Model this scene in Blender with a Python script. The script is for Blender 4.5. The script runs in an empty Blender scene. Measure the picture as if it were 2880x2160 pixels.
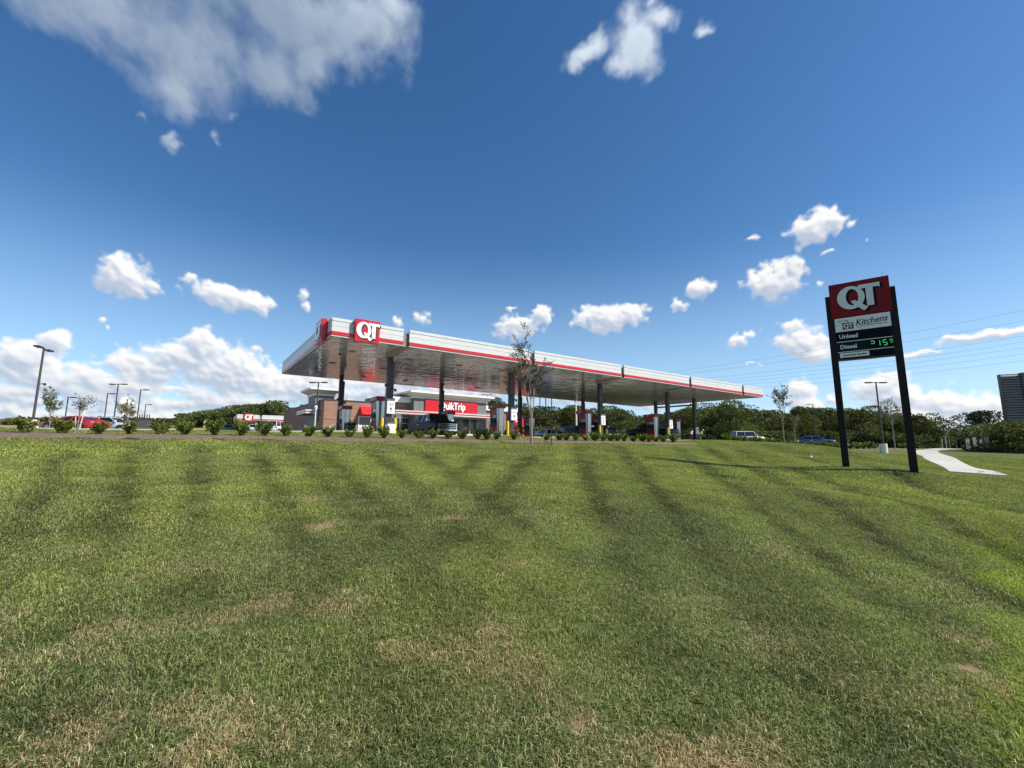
import bpy, math, random
import numpy as np
from mathutils import Matrix, Vector
random.seed(7); rng = np.random.default_rng(7)
SC = bpy.context.scene
COL = SC.collection

# ---------------------------------------------------------------- camera, world, sun, exposure
FOC, PITCH, PCX, PCY = 1262.6, .1443, 1440., 1080.
cam = bpy.data.cameras.new('camera'); camo = bpy.data.objects.new('camera', cam); COL.objects.link(camo)
cam.sensor_fit = 'HORIZONTAL'; cam.sensor_width = 36.; cam.lens = 36. * FOC / 2880.
cam.clip_start = .05; cam.clip_end = 6000
camo.location = (0, 0, 0); camo.rotation_euler = (math.pi / 2 + PITCH, 0, 0)
SC.camera = camo
SUN_AZ, SUN_EL = 102., 42.          # azimuth clockwise from straight ahead, elevation
EXPOSURE = 0.42
SKY_STR, SUN_STR = .1, 4.9
SC.view_settings.view_transform = 'Standard'; SC.view_settings.look = 'None'
SC.view_settings.exposure = EXPOSURE; SC.view_settings.gamma = 1
SC.view_settings.use_curve_mapping = False
SC.cycles.use_denoising = True
SC.cycles.max_bounces = 6; SC.cycles.diffuse_bounces = 3; SC.cycles.glossy_bounces = 3
SC.cycles.transmission_bounces = 3; SC.cycles.transparent_max_bounces = 6
SC.cycles.caustics_reflective = False; SC.cycles.caustics_refractive = False

_c, _s = math.cos(PITCH), math.sin(PITCH)
def ray(x, y):
    a, b, c = (x - PCX) / FOC, 1., -(y - PCY) / FOC
    return Vector((a, _c * b - _s * c, _s * b + _c * c))
def at(x, y, Y):
    r = ray(x, y); return r * (Y / r.y)
def at_z(x, y, z):
    r = ray(x, y); return r * (z / r.z)

sun = bpy.data.lights.new('sun', 'SUN'); sun.energy = SUN_STR; sun.angle = math.radians(.53); sun.color = (1, .93, .82)
suno = bpy.data.objects.new('sun', sun); COL.objects.link(suno)
az, el = math.radians(SUN_AZ), math.radians(SUN_EL)
SUN = Vector((math.sin(az) * math.cos(el), math.cos(az) * math.cos(el), math.sin(el)))
suno.rotation_euler = SUN.to_track_quat('Z', 'Y').to_euler()

W = bpy.data.worlds.new('World'); SC.world = W; W.use_nodes = True
class NT:
    def __init__(s, tree): s.t = tree
    def n(s, typ, inputs=None, **kw):
        nd = s.t.nodes.new(typ)
        for k, v in kw.items(): setattr(nd, k, v)
        for k, v in (inputs or {}).items():
            if isinstance(v, bpy.types.NodeSocket): s.t.links.new(v, nd.inputs[k])
            elif v is not None: nd.inputs[k].default_value = v
        return nd
    def m(s, op, a, b=None, c=None, clamp=False):
        nd = s.n('ShaderNodeMath', operation=op, use_clamp=clamp)
        for i, v in enumerate((a, b, c)):
            if isinstance(v, bpy.types.NodeSocket): s.t.links.new(v, nd.inputs[i])
            elif v is not None: nd.inputs[i].default_value = v
        return nd.outputs[0]
    def vm(s, op, a, b=None, out=0, scale=None):
        nd = s.n('ShaderNodeVectorMath', operation=op)
        for i, v in enumerate((a, b)):
            if isinstance(v, bpy.types.NodeSocket): s.t.links.new(v, nd.inputs[i])
            elif v is not None: nd.inputs[i].default_value = v
        if scale is not None: nd.inputs['Scale'].default_value = scale
        return nd.outputs[out]
    def mix(s, f, a, b, blend='MIX'):
        nd = s.n('ShaderNodeMix', data_type='RGBA', blend_type=blend)
        for i, v in ((0, f), (6, a), (7, b)):
            if isinstance(v, bpy.types.NodeSocket): s.t.links.new(v, nd.inputs[i])
            else: nd.inputs[i].default_value = v if i == 0 else (*v[:3], 1)
        return nd.outputs[2]
    def rng(s, v, a, b, c=0., d=1., smooth=False):
        nd = s.n('ShaderNodeMapRange', {0: v, 1: a, 2: b, 3: c, 4: d}, interpolation_type='SMOOTHSTEP' if smooth else 'LINEAR')
        return nd.outputs[0]
    def noise(s, vec, scale, detail=4., rough=.5, dist=0., out=0):
        nd = s.n('ShaderNodeTexNoise', {'Vector': vec, 'Scale': scale, 'Detail': detail, 'Roughness': rough, 'Distortion': dist})
        return nd.outputs[out]

def px_dir(x, y):
    r = ray(x, y).normalized(); return math.degrees(math.atan2(r.x, r.y)), math.degrees(math.asin(r.z))
# clouds: centre x, y, half width, half height in the photograph's own angles; tilt, faintness
CL = [(230,-10,260,130,0,.0),(520,120,200,190,8,.0),(820,40,260,130,0,-.05),(760,200,120,90,-20,.1),(1010,60,150,90,15,-.1),(880,170,90,70,35,.0),
 (500,250,90,110,10,.12),(1100,20,65,55,0,-.1),(480,405,75,45,20,.55),(610,385,40,40,0,.72),(395,325,34,22,0,.75),(650,330,34,26,0,.75),
 (1650,140,85,45,10,.1),(1800,130,75,120,-30,-.08),(1755,190,55,50,0,-.05),(1860,50,60,55,-20,.05),(1970,85,42,38,0,.3),(1835,5,45,28,0,.3),
 (2285,640,85,48,12,-.1),(2325,612,45,28,0,-.1),(2112,678,38,18,0,.15),(2380,630,30,14,0,.2),(2325,708,26,11,0,.25),(2440,672,20,22,0,.45),
 (2180,790,105,62,0,-.15),(2235,750,45,50,0,-.1),(2110,800,50,38,0,.0),(2310,795,24,22,0,.4),
 (1970,810,60,36,15,-.05),(1905,852,42,20,-10,.05),(1710,895,108,42,-6,-.1),(1775,885,60,38,0,-.1),(1640,900,55,30,0,.1),
 (1450,920,85,48,-6,.0),(1515,885,48,36,0,-.05),(1445,862,30,14,20,.35),(1185,895,30,36,20,.2),(1120,905,32,30,0,.25),
 (360,775,105,65,0,-.15),(345,745,60,38,0,-.1),(420,800,60,38,0,.05),(532,788,34,20,0,.2),
 (655,840,128,42,0,-.12),(620,835,70,36,0,-.1),(730,852,70,30,0,-.05),(850,838,22,32,-25,.1),(858,868,22,20,0,.15),(272,910,22,18,0,.25),(285,935,22,14,0,.3),
 (560,960,55,50,0,-.1),(590,990,70,60,0,-.1),(500,1010,110,60,0,-.1),(640,1050,100,75,0,-.1),(420,1040,130,50,0,.05),(170,975,60,50,0,-.1),(60,1010,110,60,0,-.1),(100,1060,110,60,0,-.05),
 (260,1080,260,60,0,.05),(30,1120,140,50,0,.1),(480,1130,300,60,0,.1),(750,1090,120,60,0,.0),(900,1090,160,70,0,.05),(710,985,50,18,0,.35),
 (1120,1090,200,60,0,.1),(1350,1100,180,50,0,.1),(1600,1120,200,40,0,.15),(1850,1130,200,30,0,.3),(200,1200,420,36,0,.1),(900,1190,500,40,0,.15),(1500,1200,500,30,0,.3),(30,1165,260,22,0,.0),(420,1180,200,20,0,.0),(640,1130,160,36,0,-.05),
 (2075,958,58,24,14,.05),(2120,940,30,20,0,.05),(2250,965,95,42,0,-.1),(2215,930,50,28,0,-.05),(2290,1000,90,36,0,.1),(2110,1023,45,8,0,.35),
 (2710,955,150,17,2,-.05),(2590,995,95,18,-2,.0),(2820,940,70,16,0,.0),
 (2255,1105,42,42,0,-.08),(2265,1140,60,40,0,.0),(2330,1120,40,30,0,.2),(2480,1085,95,36,0,-.05),(2520,1120,100,50,0,-.05),(2640,1135,90,50,0,-.02),(2760,1150,120,50,0,.0),(2600,1185,180,45,0,.05),(2850,1190,120,50,0,.1),
 (-420,900,320,120,0,-.1),(-300,1100,400,90,0,.0),(3400,800,300,90,0,-.1),(3300,1100,420,90,0,.0),(200,-700,500,200,20,-.1),(2600,-600,300,120,-10,-.05),(1500,-900,500,150,0,.0)]
def perlin(x, y, seed):
    r = np.random.default_rng(seed); th = (r.random((128, 128))*2*np.pi).astype(np.float32); gx, gy = np.cos(th), np.sin(th)
    xi = np.floor(x).astype(np.int32); yi = np.floor(y).astype(np.int32); fx = (x-xi).astype(np.float32); fy = (y-yi).astype(np.float32)
    u = fx*fx*fx*(fx*(fx*6-15)+10); v = fy*fy*fy*(fy*(fy*6-15)+10)
    def gd(a, b):
        i, j = (xi+a) % 128, (yi+b) % 128; return gx[i, j]*(fx-a) + gy[i, j]*(fy-b)
    n0 = gd(0,0)*(1-u)+gd(1,0)*u; n1 = gd(0,1)*(1-u)+gd(1,1)*u
    return (n0*(1-v)+n1*v)*1.5
def pfbm(x, y, seed, f, octs, gain=.5, billow=False):
    o = 0; am = 1.; tot = 0
    for i in range(octs):
        c_, s_ = math.cos(i*1.1+.3), math.sin(i*1.1+.3)
        n = perlin((x*c_-y*s_)*f+i*17.3, (x*s_+y*c_)*f+i*9.1, seed+i)
        o = o + am*((1-2*np.abs(n)) if billow else n); tot += am; am *= gain; f *= 2.03
    return o/tot
def clouds(a0, a1, e0, e1, step, detail):
    A, E_ = np.meshgrid(np.arange(a0, a1, step)+step/2, np.arange(e0, e1, step)+step/2); A = A.astype(np.float32); E_ = E_.astype(np.float32); N = A*np.cos(np.radians(E_)); PX, PY = (90-E_)*np.sin(np.radians(A)), (90-E_)*np.cos(np.radians(A))   # noise runs in true angles
    wx = pfbm(N, E_*1.15, 11, .17, 4)*1.2 + pfbm(N, E_, 15, .8, 2)*.5; wy = pfbm(N, E_*1.15, 19, .19, 4)*.9 + pfbm(N, E_, 23, .9, 2)*.45
    x, y = A+wx, E_+wy; acc = np.full(A.shape, 3., np.float32); vb = np.zeros(A.shape, np.float32)
    for (px, py, rx, ry, rot, bias) in CL:
        c0, q0 = px_dir(px, py); c1, _ = px_dir(px + rx, py); _, q1 = px_dir(px, py - ry)
        if c0+70 < a0 or c0-70 > a1: continue
        ra, re = max(min(abs(c1-c0), 30), .5)*(.84 if 400 < py < 1040 else 1.1), max(abs(q1-q0), .4)*(.84 if 400 < py < 1040 else 1.1); cr, sr = math.cos(math.radians(rot)), math.sin(math.radians(rot))
        dx, dy = x-c0, y-q0; l = np.sqrt(((dx*cr+dy*sr)/ra)**2+((-dx*sr+dy*cr)/re)**2)+bias
        h_ = np.clip(.5+.5*(acc-l)/.35, 0, 1); vb = vb*(1-h_)+np.clip(dy/re, -1.2, 1.2)*h_; h_ = np.clip(.5+.5*(acc-l)/.2, 0, 1); acc = acc*(1-h_)+l*h_-.2*h_*(1-h_)
    lo_f = pfbm(N, E_*1.3, 31, .30, 3, .5); fr = pfbm(N, E_, 41, .85, 6 if detail else 2, .52); bil = pfbm(N*.9, E_*1.1, 47, .75, 4 if detail else 2, .5, True)
    soft = np.clip((E_-25)/10, 0, 1); fp = pfbm(PX, PY, 83, .42, 6 if detail else 2, .55); lp = pfbm(PX, PY, 87, .13, 3, .5)
    fr = fr*(1-soft)+fp*soft; lo_f = lo_f*(1-soft)+lp*soft
    fieldv = 1-acc
    band = np.clip((9.5-E_)/3, 0, 1)*np.clip((14-A)/8, 0, 1)          # the low bank on the left lies in layers
    fieldv = fieldv + band*.10 - band*(.62*np.clip(pfbm(N*.30, E_*1.5, 61, .5, 4)+.12, 0, 1)*1.6)
    if not detail:
        sc = pfbm(N, E_*1.6, 51, .055, 4)*2.2-.25; fieldv = np.maximum(fieldv, np.where(np.abs(A) > 56, sc*np.clip((176-np.abs(A))/8, -1, 1)+np.clip((172-np.abs(A))/6, -3, 0), -2))
    cov = fieldv + .40*lo_f + (.52-.16*soft)*fr + .24*soft*np.clip((2-A)/8, 0, 1) + .13*(bil-.2)*(1-soft)
    wdt = .50+.62*soft*(.45+.55*np.clip((-A+2)/14, 0, 1)) + .25*np.clip(-pfbm(N, E_, 71, .35, 2)*2, 0, 1)
    alpha = np.clip((cov+.03)/wdt, 0, 1); alpha = alpha*alpha*(3-2*alpha)
    dens = np.clip(cov, 0, .9)
    Hh = np.sqrt(np.clip(cov+.04, 0, None))*(1.6-.9*soft) + (.16*bil+.10*fr)*(1-.85*soft)
    def blur(a_, k):
        for ax in (0, 1):
            c_ = np.cumsum(np.concatenate([np.repeat(np.take(a_, [0], ax), k+1, ax), a_, np.repeat(np.take(a_, [-1], ax), k, ax)], ax), ax)
            n_a = a_.shape[ax]; a_ = (np.take(c_, range(2*k+1, 2*k+1+n_a), ax)-np.take(c_, range(0, n_a), ax))/(2*k+1)
        return a_
    H2 = blur(Hh, max(1, int(.22/step))); gy, gx = np.gradient(H2*.8+Hh*.12, step)
    nrm = np.sqrt(gx*gx+gy*gy+.55); lam = (-gx*.50 - gy*.80)/nrm*(1-.55*soft)
    occ = np.zeros_like(A)
    for i in range(1, 10):
        sx, sy = int(i*.20/step), int(i*.30/step); sh = np.zeros_like(dens)
        if sx < dens.shape[1] and sy < dens.shape[0]: sh[:dens.shape[0]-sy, :dens.shape[1]-sx] = dens[sy:, sx:]
        occ += sh
    occ = blur(occ, max(1, int(.12/step)))
    lit = np.clip(.14 + .42*lam + .60*np.exp(-occ*.26) + .38*blur(vb, max(1, int(.3/step)))*(1-soft) + soft*(.16 + .42*np.clip((A+20)/14, -.7, .9)), 0, 1)
    return alpha, lit, np.clip(dens, 0, 1)
IW, IH = 4096, 1024
img = bpy.data.images.new('cloud_cover', IW, IH, alpha=True, float_buffer=True, is_data=True)
buf = np.zeros((IH, IW, 4), np.float32); buf[..., 3] = 1
al, li, de = clouds(-180, 180, 0, 90, 360/1024, False)
for ch, v in enumerate((al, li, de)): buf[..., ch] = np.repeat(np.repeat(v[:256, :1024], 4, 0), 4, 1)
st_ = 360/IW; i0, i1 = round((180-64)/st_), round((180+64)/st_); j1 = round(66/st_)
al, li, de = clouds(-180+i0*st_, -180+i1*st_-st_/4, 0, j1*st_-st_/4, st_, True)
for ch, v in enumerate((al, li, de)): buf[:j1, i0:i1, ch] = v[:j1, :i1-i0]
img.pixels.foreach_set(buf.ravel()); img.update()
wt = W.node_tree; wt.nodes.clear(); w = NT(wt)
sky = w.n('ShaderNodeTexSky', sky_type='NISHITA', sun_disc=False, sun_elevation=math.radians(SUN_EL), sun_rotation=math.radians(SUN_AZ),
          air_density=1.0, dust_density=.3, ozone_density=2.2, altitude=300)
tc = w.n('ShaderNodeTexCoord').outputs['Generated']
sx = w.n('ShaderNodeSeparateXYZ', {0: tc})
azn = w.m('MULTIPLY', w.m('ARCTAN2', sx.outputs[0], sx.outputs[1]), 57.2958)
eln = w.m('MULTIPLY', w.m('ARCSINE', sx.outputs[2]), 57.2958)
UV = w.n('ShaderNodeCombineXYZ', {0: w.m('MULTIPLY_ADD', azn, 1/360, .5), 1: w.m('MULTIPLY', eln, 1/90, None), 2: 0.}).outputs[0]
it = w.n('ShaderNodeTexImage', {0: UV}, image=img, interpolation='Cubic', extension='EXTEND')
sc_ = w.n('ShaderNodeSeparateColor', {0: it.outputs[0]})
alpha = w.m('MULTIPLY', sc_.outputs[0], w.rng(eln, -.5, 2.5, .35, .97)); lit = sc_.outputs[1]
hi = w.rng(eln, 24., 40., 0., 1.)
shade = w.mix(w.m('MULTIPLY', hi, .8), (3.9, 4.5, 5.5), (1.4, 2.1, 3.1))
bright = w.mix(hi, (8.3, 8.1, 7.8), (5.4, 6.1, 6.9))
ccol = w.mix(lit, shade, bright)
skyc = w.n('ShaderNodeHueSaturation', {'Hue': .502, 'Saturation': 1.26, 'Value': 1.0, 'Color': sky.outputs[0]}).outputs[0]
skyc = w.mix(w.rng(eln, 0., 26., .5, 0., True), skyc, (4.6, 6.9, 9.2))
colr = w.mix(alpha, skyc, ccol)
bg = w.n('ShaderNodeBackground', {'Color': colr, 'Strength': SKY_STR})
wo = w.n('ShaderNodeOutputWorld'); wt.links.new(bg.outputs[0], wo.inputs[0])
W.cycles.sampling_method = 'MANUAL'; W.cycles.sample_map_resolution = 512

# ---------------------------------------------------------------- materials
MATS = {}
def mat(name, col, rough=.6, metal=0., var=.12, vscale=3., bump=0., bscale=60., spec=.5, coat=0., emit=0., detail=4.):
    if name in MATS: return MATS[name]
    m = bpy.data.materials.new(name); m.use_nodes = True; MATS[name] = m
    t = NT(m.node_tree); b = m.node_tree.nodes['Principled BSDF']
    tc = t.n('ShaderNodeTexCoord').outputs['Object']
    nz = t.noise(tc, vscale, detail, .6)
    f = t.rng(nz, .25, .75, 1 - var, 1 + var)
    c = t.vm('MULTIPLY', (col[0], col[1], col[2]), t.n('ShaderNodeCombineXYZ', {0: f, 1: f, 2: f}).outputs[0])
    m.node_tree.links.new(c, b.inputs['Base Color'])
    b.inputs['Roughness'].default_value = rough; b.inputs['Metallic'].default_value = metal
    b.inputs['Specular IOR Level'].default_value = spec; b.inputs['Coat Weight'].default_value = coat
    if rough > .25:
        m.node_tree.links.new(t.rng(t.noise(tc, vscale * 4, 3.), .3, .7, rough - .08, min(1, rough + .08)), b.inputs['Roughness'])
    if bump:
        bn = t.n('ShaderNodeBump', {'Height': t.noise(tc, bscale, 3.), 'Strength': bump, 'Distance': .02})
        m.node_tree.links.new(bn.outputs[0], b.inputs['Normal'])
    if emit:
        b.inputs['Emission Color'].default_value = (*col, 1); b.inputs['Emission Strength'].default_value = emit
    return m
WHITE = lambda: mat('white_enamel', (.74, .76, .76), .35, var=.04)
WALU = lambda: mat('white_fascia_panel', (.60, .62, .63), .38, var=.05, vscale=.6)
RED = lambda: mat('red_enamel', (.52, .012, .02), .32, var=.08, coat=.2)
RED2 = lambda: mat('dark_red_plastic', (.28, .008, .014), .35, var=.1)
BLACK = lambda: mat('black_steel', (.012, .012, .014), .4, var=.2)
DGREY = lambda: mat('dark_bronze_grey', (.055, .05, .048), .5, var=.15)
MGREY = lambda: mat('mid_grey', (.2, .195, .185), .6, var=.1)
SILVER = lambda: mat('brushed_stainless', (.44, .45, .46), .24, metal=.95, var=.03, vscale=.7)
CONC = lambda: mat('pale_concrete', (.46, .44, .40), .85, var=.16, vscale=1.3, bump=.25, bscale=50)
YEL = lambda: mat('yellow_paint', (.75, .55, .02), .4, var=.1)
GLASS = lambda: mat('dark_glass', (.012, .015, .018), .06, var=.1, spec=.8)
CHROME = lambda: mat('chrome', (.75, .76, .78), .12, metal=1., var=.03)
RUBBER = lambda: mat('tyre_rubber', (.02, .02, .02), .8, var=.2)

# ---------------------------------------------------------------- mesh helpers
class MB:
    def __init__(s): s.v = []; s.f = []; s.mi = []; s.cm = 0
    def add(s, vs, fs):
        o = len(s.v); s.v += [tuple(v) for v in vs]; s.f += [tuple(i + o for i in f) for f in fs]; s.mi += [s.cm] * len(fs); return s
    def box(s, a, b, M=None):
        x0, y0, z0 = a; x1, y1, z1 = b
        vs = [Vector(p) for p in ((x0,y0,z0),(x1,y0,z0),(x1,y1,z0),(x0,y1,z0),(x0,y0,z1),(x1,y0,z1),(x1,y1,z1),(x0,y1,z1))]
        if M is not None: vs = [M @ v for v in vs]
        return s.add(vs, [(0,3,2,1),(4,5,6,7),(0,1,5,4),(1,2,6,5),(2,3,7,6),(3,0,4,7)])
    def cyl(s, a, b, r0, r1=None, n=12, caps=True):
        a = Vector(a); b = Vector(b); r1 = r0 if r1 is None else r1
        d = (b - a).normalized(); q = d.to_track_quat('Z', 'Y'); X = q @ Vector((1,0,0)); Y = q @ Vector((0,1,0))
        vs = [a + (X*math.cos(t)+Y*math.sin(t))*r0 for t in (2*math.pi*i/n for i in range(n))] + [b + (X*math.cos(t)+Y*math.sin(t))*r1 for t in (2*math.pi*i/n for i in range(n))]
        fs = [(i,(i+1)%n,n+(i+1)%n,n+i) for i in range(n)]
        if caps: fs += [tuple(range(n-1,-1,-1)), tuple(range(n,2*n))]
        return s.add(vs, fs)
    def tube(s, pts, r, n=6):
        for a, b in zip(pts, pts[1:]): s.cyl(a, b, r, n=n)
        return s
    def prism(s, poly, z0, z1, M=None):           # polygon in x,y (ccw), extruded in z
        n = len(poly); vs = [Vector((x,y,z0)) for x,y in poly] + [Vector((x,y,z1)) for x,y in poly]
        if M is not None: vs = [M @ v for v in vs]
        return s.add(vs, [tuple(range(n-1,-1,-1)), tuple(range(n,2*n))] + [(i,(i+1)%n,n+(i+1)%n,n+i) for i in range(n)])
    def loft(s, rings, close=True, caps=True):
        n = len(rings[0]); vs = [p for r in rings for p in r]; fs = []
        for k in range(len(rings)-1):
            for i in range(n if close else n-1):
                j = (i+1) % n; fs.append((k*n+i, k*n+j, (k+1)*n+j, (k+1)*n+i))
        if caps: fs += [tuple(range(n-1,-1,-1)), tuple(range((len(rings)-1)*n, len(rings)*n))]
        return s.add(vs, fs)
    def build(s, name, m, parent=None, smooth=False, bevel=0.):
        me = bpy.data.meshes.new(name); me.from_pydata(s.v, [], s.f); me.update()
        for k in (m if isinstance(m, (list, tuple)) else [m]): me.materials.append(k)
        if any(s.mi): me.polygons.foreach_set('material_index', s.mi)
        if smooth: me.polygons.foreach_set('use_smooth', [True]*len(me.polygons))
        return link(name, me, parent, bevel)
def link(name, me, parent=None, bevel=0.):
    o = bpy.data.objects.new(name, me); COL.objects.link(o)
    if parent is not None: o.parent = parent
    if bevel:
        b = o.modifiers.new('bevel', 'BEVEL'); b.width = bevel; b.segments = 2; b.limit_method = 'ANGLE'
    return o
def tag(o, label=None, cat=None, group=None, kind=None):
    if label: o['label'] = label
    if cat: o['category'] = cat
    if group: o['group'] = group
    if kind: o['kind'] = kind
    return o
def empty(name, loc, rz=0., label=None, cat=None, group=None, M=None):
    o = bpy.data.objects.new(name, None); COL.objects.link(o); o.empty_display_size = .3
    if M is not None: o.matrix_world = M
    else: o.location = loc; o.rotation_euler = (0, 0, rz)
    return tag(o, label, cat, group)
def copy_tree(o, parent=None):
    c = o.copy(); COL.objects.link(c); c.parent = parent
    for ch in list(o.children): copy_tree(ch, c)
    return c
def bake(rng_, verts, faces, name, m, parent=None, attrs=None):     # fast numpy mesh (all quads or tris)
    me = bpy.data.meshes.new(name); k = faces.shape[1]
    me.vertices.add(len(verts)); me.vertices.foreach_set('co', verts.astype(np.float32).ravel())
    me.loops.add(faces.size); me.loops.foreach_set('vertex_index', faces.astype(np.int32).ravel())
    me.polygons.add(len(faces)); me.polygons.foreach_set('loop_start', np.arange(0, faces.size, k, dtype=np.int32))
    me.update(calc_edges=True)
    for nm, arr in (attrs or {}).items():
        a = me.color_attributes.new(nm, 'FLOAT_COLOR', 'POINT'); a.data.foreach_set('color', arr.astype(np.float32).ravel())
    me.materials.append(m); return link(name, me, parent)
FONTM = {}
def text(s, size, depth, name, m, parent, M, sx=1., off=0., shear=0., align='CENTER'):
    key = (s, size, depth, sx, off, shear, align)
    if key not in FONTM:
        cu = bpy.data.curves.new('t', 'FONT'); cu.body = s; cu.size = size; cu.extrude = depth/2; cu.offset = off; cu.shear = shear
        cu.align_x = align; cu.align_y = 'CENTER'; cu.resolution_u = 3
        to = bpy.data.objects.new('t', cu); COL.objects.link(to); bpy.context.view_layer.update()
        me = bpy.data.meshes.new_from_object(to.evaluated_get(bpy.context.evaluated_depsgraph_get()))
        bpy.data.objects.remove(to); me.materials.clear()
        for v in me.vertices: v.co.x *= sx
        FONTM[key] = me
    me = FONTM[key].copy(); me.name = name; me.materials.append(m); me.transform(M)
    return link(name, me, parent)

# ---------------------------------------------------------------- terrain height
CH = .6074; TN = math.tan(CH)
K = 1.268; NLc = Vector((-7.4075*K, 17.9132*K, 4.6*K))
U3 = Vector((math.cos(CH), math.sin(CH), -.007)); N3 = Vector((-math.sin(CH), math.cos(CH), .0167))
CL_, CW_, CHt = 34.915*K, 13.1*K, .776*K
def ST(s, t, z=0.):                       # canopy plan coordinates to world
    return Vector((NLc.x + math.cos(CH)*s - math.sin(CH)*t, NLc.y + math.sin(CH)*s + math.cos(CH)*t, z))
ctl = []
for X in (-28,-20,-13,-7,-2,3,8,13):
    for d in (-12,-6,0,5,10,15,20,22.5):
        Y = d + TN*X
        if Y > -9: ctl.append((X, Y, -1.55 + .0871*d))
for X in (-26,-18,-12,-6,0,5,9):
    for d, z in ((25,.62),(26.6,.77),(28.2,.66),(32,.72),(40,.80),(52,.86)):
        ctl.append((X, d + TN*X, z))
for s in (0, 11, 22, 33, 44):
    for t in (0, 8, 16): p = ST(s, t); ctl.append((p.x, p.y, .86))
def cp(x, y, Y):
    p = at(x, y, Y); ctl.append((p.x, p.y, p.z))
for q in ((1980,1241,44),(2056,1244,45),(2137,1254,45),(2227,1259,47),(2369,1264,50),(2520,1263,55),(2280,1286,24.4),(2380,1314,16.3),(2571,1326,15.2),
          (2690,1333,19),(2805,1333,19),(2575,1288,32),(2640,1287,32),(2600,1270,43),(2670,1262,60),(2880,1277,40),(2880,1333,24),(2880,1400,14),(2880,1600,6.5),
          (2100,1300,21),(2000,1300,20),(2450,1400,9.5),(2760,1264,62)): cp(*q)
ctl += [(20,30,.25),(16,32,.45),(34.5,66,.6),(40,62,.4),(30,60,.7),(50,75,.3),(70,70,0),(60,100,0),(20,100,.6),(0,100,.9),(-10,75,.95),(-25,60,.95),(-36,38,1.45),(-44,42,1.6),(-30,36,1.25),(80,40,-.6),(60,20,-1.2),(30,5,-1.9),(30,-8,-2.6),(60,-8,-3)]
for q in ((620,1197,106),(540,1198,106),(470,1203,100),(60,1203,80),(250,1206,85)): cp(*q)
ctl += [(-47,77,1.0),(-38,82,1.0),(-55,74,1.1),(-28,88,1.0)]
ctl += [(-90,60,4.5),(-90,20,2.5),(-90,110,6),(-60,110,5.5),(-20,110,4),(90,110,0),(90,-8,-3.5),(-45,-8,-.9),(-60,5,.9)]
cA = np.array(ctl)
def tps_k(d2): return .5*d2*np.log(d2 + 1e-9)
n_ = len(cA); D2 = ((cA[:,None,:2]-cA[None,:,:2])**2).sum(-1)
Kk = np.zeros((n_+3, n_+3)); Kk[:n_,:n_] = tps_k(D2) + np.eye(n_)*.6
Kk[:n_,n_] = 1; Kk[:n_,n_+1:] = cA[:,:2]; Kk[n_,:n_] = 1; Kk[n_+1:,:n_] = cA[:,:2].T
wgt = np.linalg.solve(Kk, np.concatenate([cA[:,2], np.zeros(3)]))
def Gn(X, Y):
    X = np.clip(np.asarray(X, float), -90, 90); Y = np.clip(np.asarray(Y, float), -8, 110); sh = X.shape; X = X.ravel(); Y = Y.ravel()
    out = np.empty(len(X))
    for i in range(0, len(X), 20000):
        x, y = X[i:i+20000], Y[i:i+20000]
        d2 = (x[:,None]-cA[None,:,0])**2 + (y[:,None]-cA[None,:,1])**2
        out[i:i+20000] = tps_k(d2) @ wgt[:n_] + wgt[n_] + wgt[n_+1]*x + wgt[n_+2]*y
    return out.reshape(sh)
def G(x, y): return float(Gn(np.array([x]), np.array([y]))[0])
def on_ground(p): return Vector((p.x, p.y, G(p.x, p.y)))
def hit(x, y, lo=1.5, hi=80):             # first ground point seen through a point of the picture
    r = ray(x, y); Ys = np.linspace(lo, hi, 700); zs = Gn(Ys*r.x/r.y, Ys); f = zs - Ys*r.z/r.y
    i = int(np.argmax(f > 0)) if (f > 0).any() else len(Ys)-1
    return Vector((Ys[i]*r.x/r.y, Ys[i], zs[i]))

# dry patches and tones of the lawn, in plan
def psrc(zx, zy): return zx*1.302, 1220 + zy*1.302
DRY = []
for zx, zy, rx, ry, k in ((928,482,42,30,1.),(190,448,70,16,.75),(430,408,50,14,.7),(315,432,24,10,.6),(440,592,36,26,1.),(556,634,30,16,1.),(150,700,60,30,1.),
   (602,562,34,40,.7),(445,690,60,38,.95),(820,650,50,30,.7),(1092,418,34,20,.7),(1635,455,60,30,.8),(1700,510,60,20,.6),(1280,660,90,60,.7),(1300,600,40,20,.6),(715,200,26,8,.9),
   (858,190,40,6,.8),(985,187,34,4,.8),(2195,270,26,6,1.),(2150,530,50,24,.7),(250,600,40,18,.5),(320,230,30,6,.5),(175,250,40,6,.5),(660,150,30,8,.5),
   (1500,545,30,60,.5),(1050,640,40,40,.4),(1450,700,40,50,.6),(2140,620,50,40,.5),(880,720,60,20,.5),(1020,450,26,12,.5),(640,620,26,24,.6),(1940,600,40,24,.4),(2100,470,30,20,.45),(700,700,36,20,.5)):
    sx_, sy_ = psrc(zx, zy); c = hit(sx_, min(sy_, 2158), 1.2, 30); a = hit(sx_+rx*1.302, min(sy_, 2158), 1.2, 30); b = hit(sx_, sy_-ry*1.302, 1.2, 30)
    DRY.append((c.x, c.y, max(.1, abs(a.x-c.x)), max(.1, abs(b.y-c.y)), k))
DRYA = np.array(DRY)
LINES = []
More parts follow.
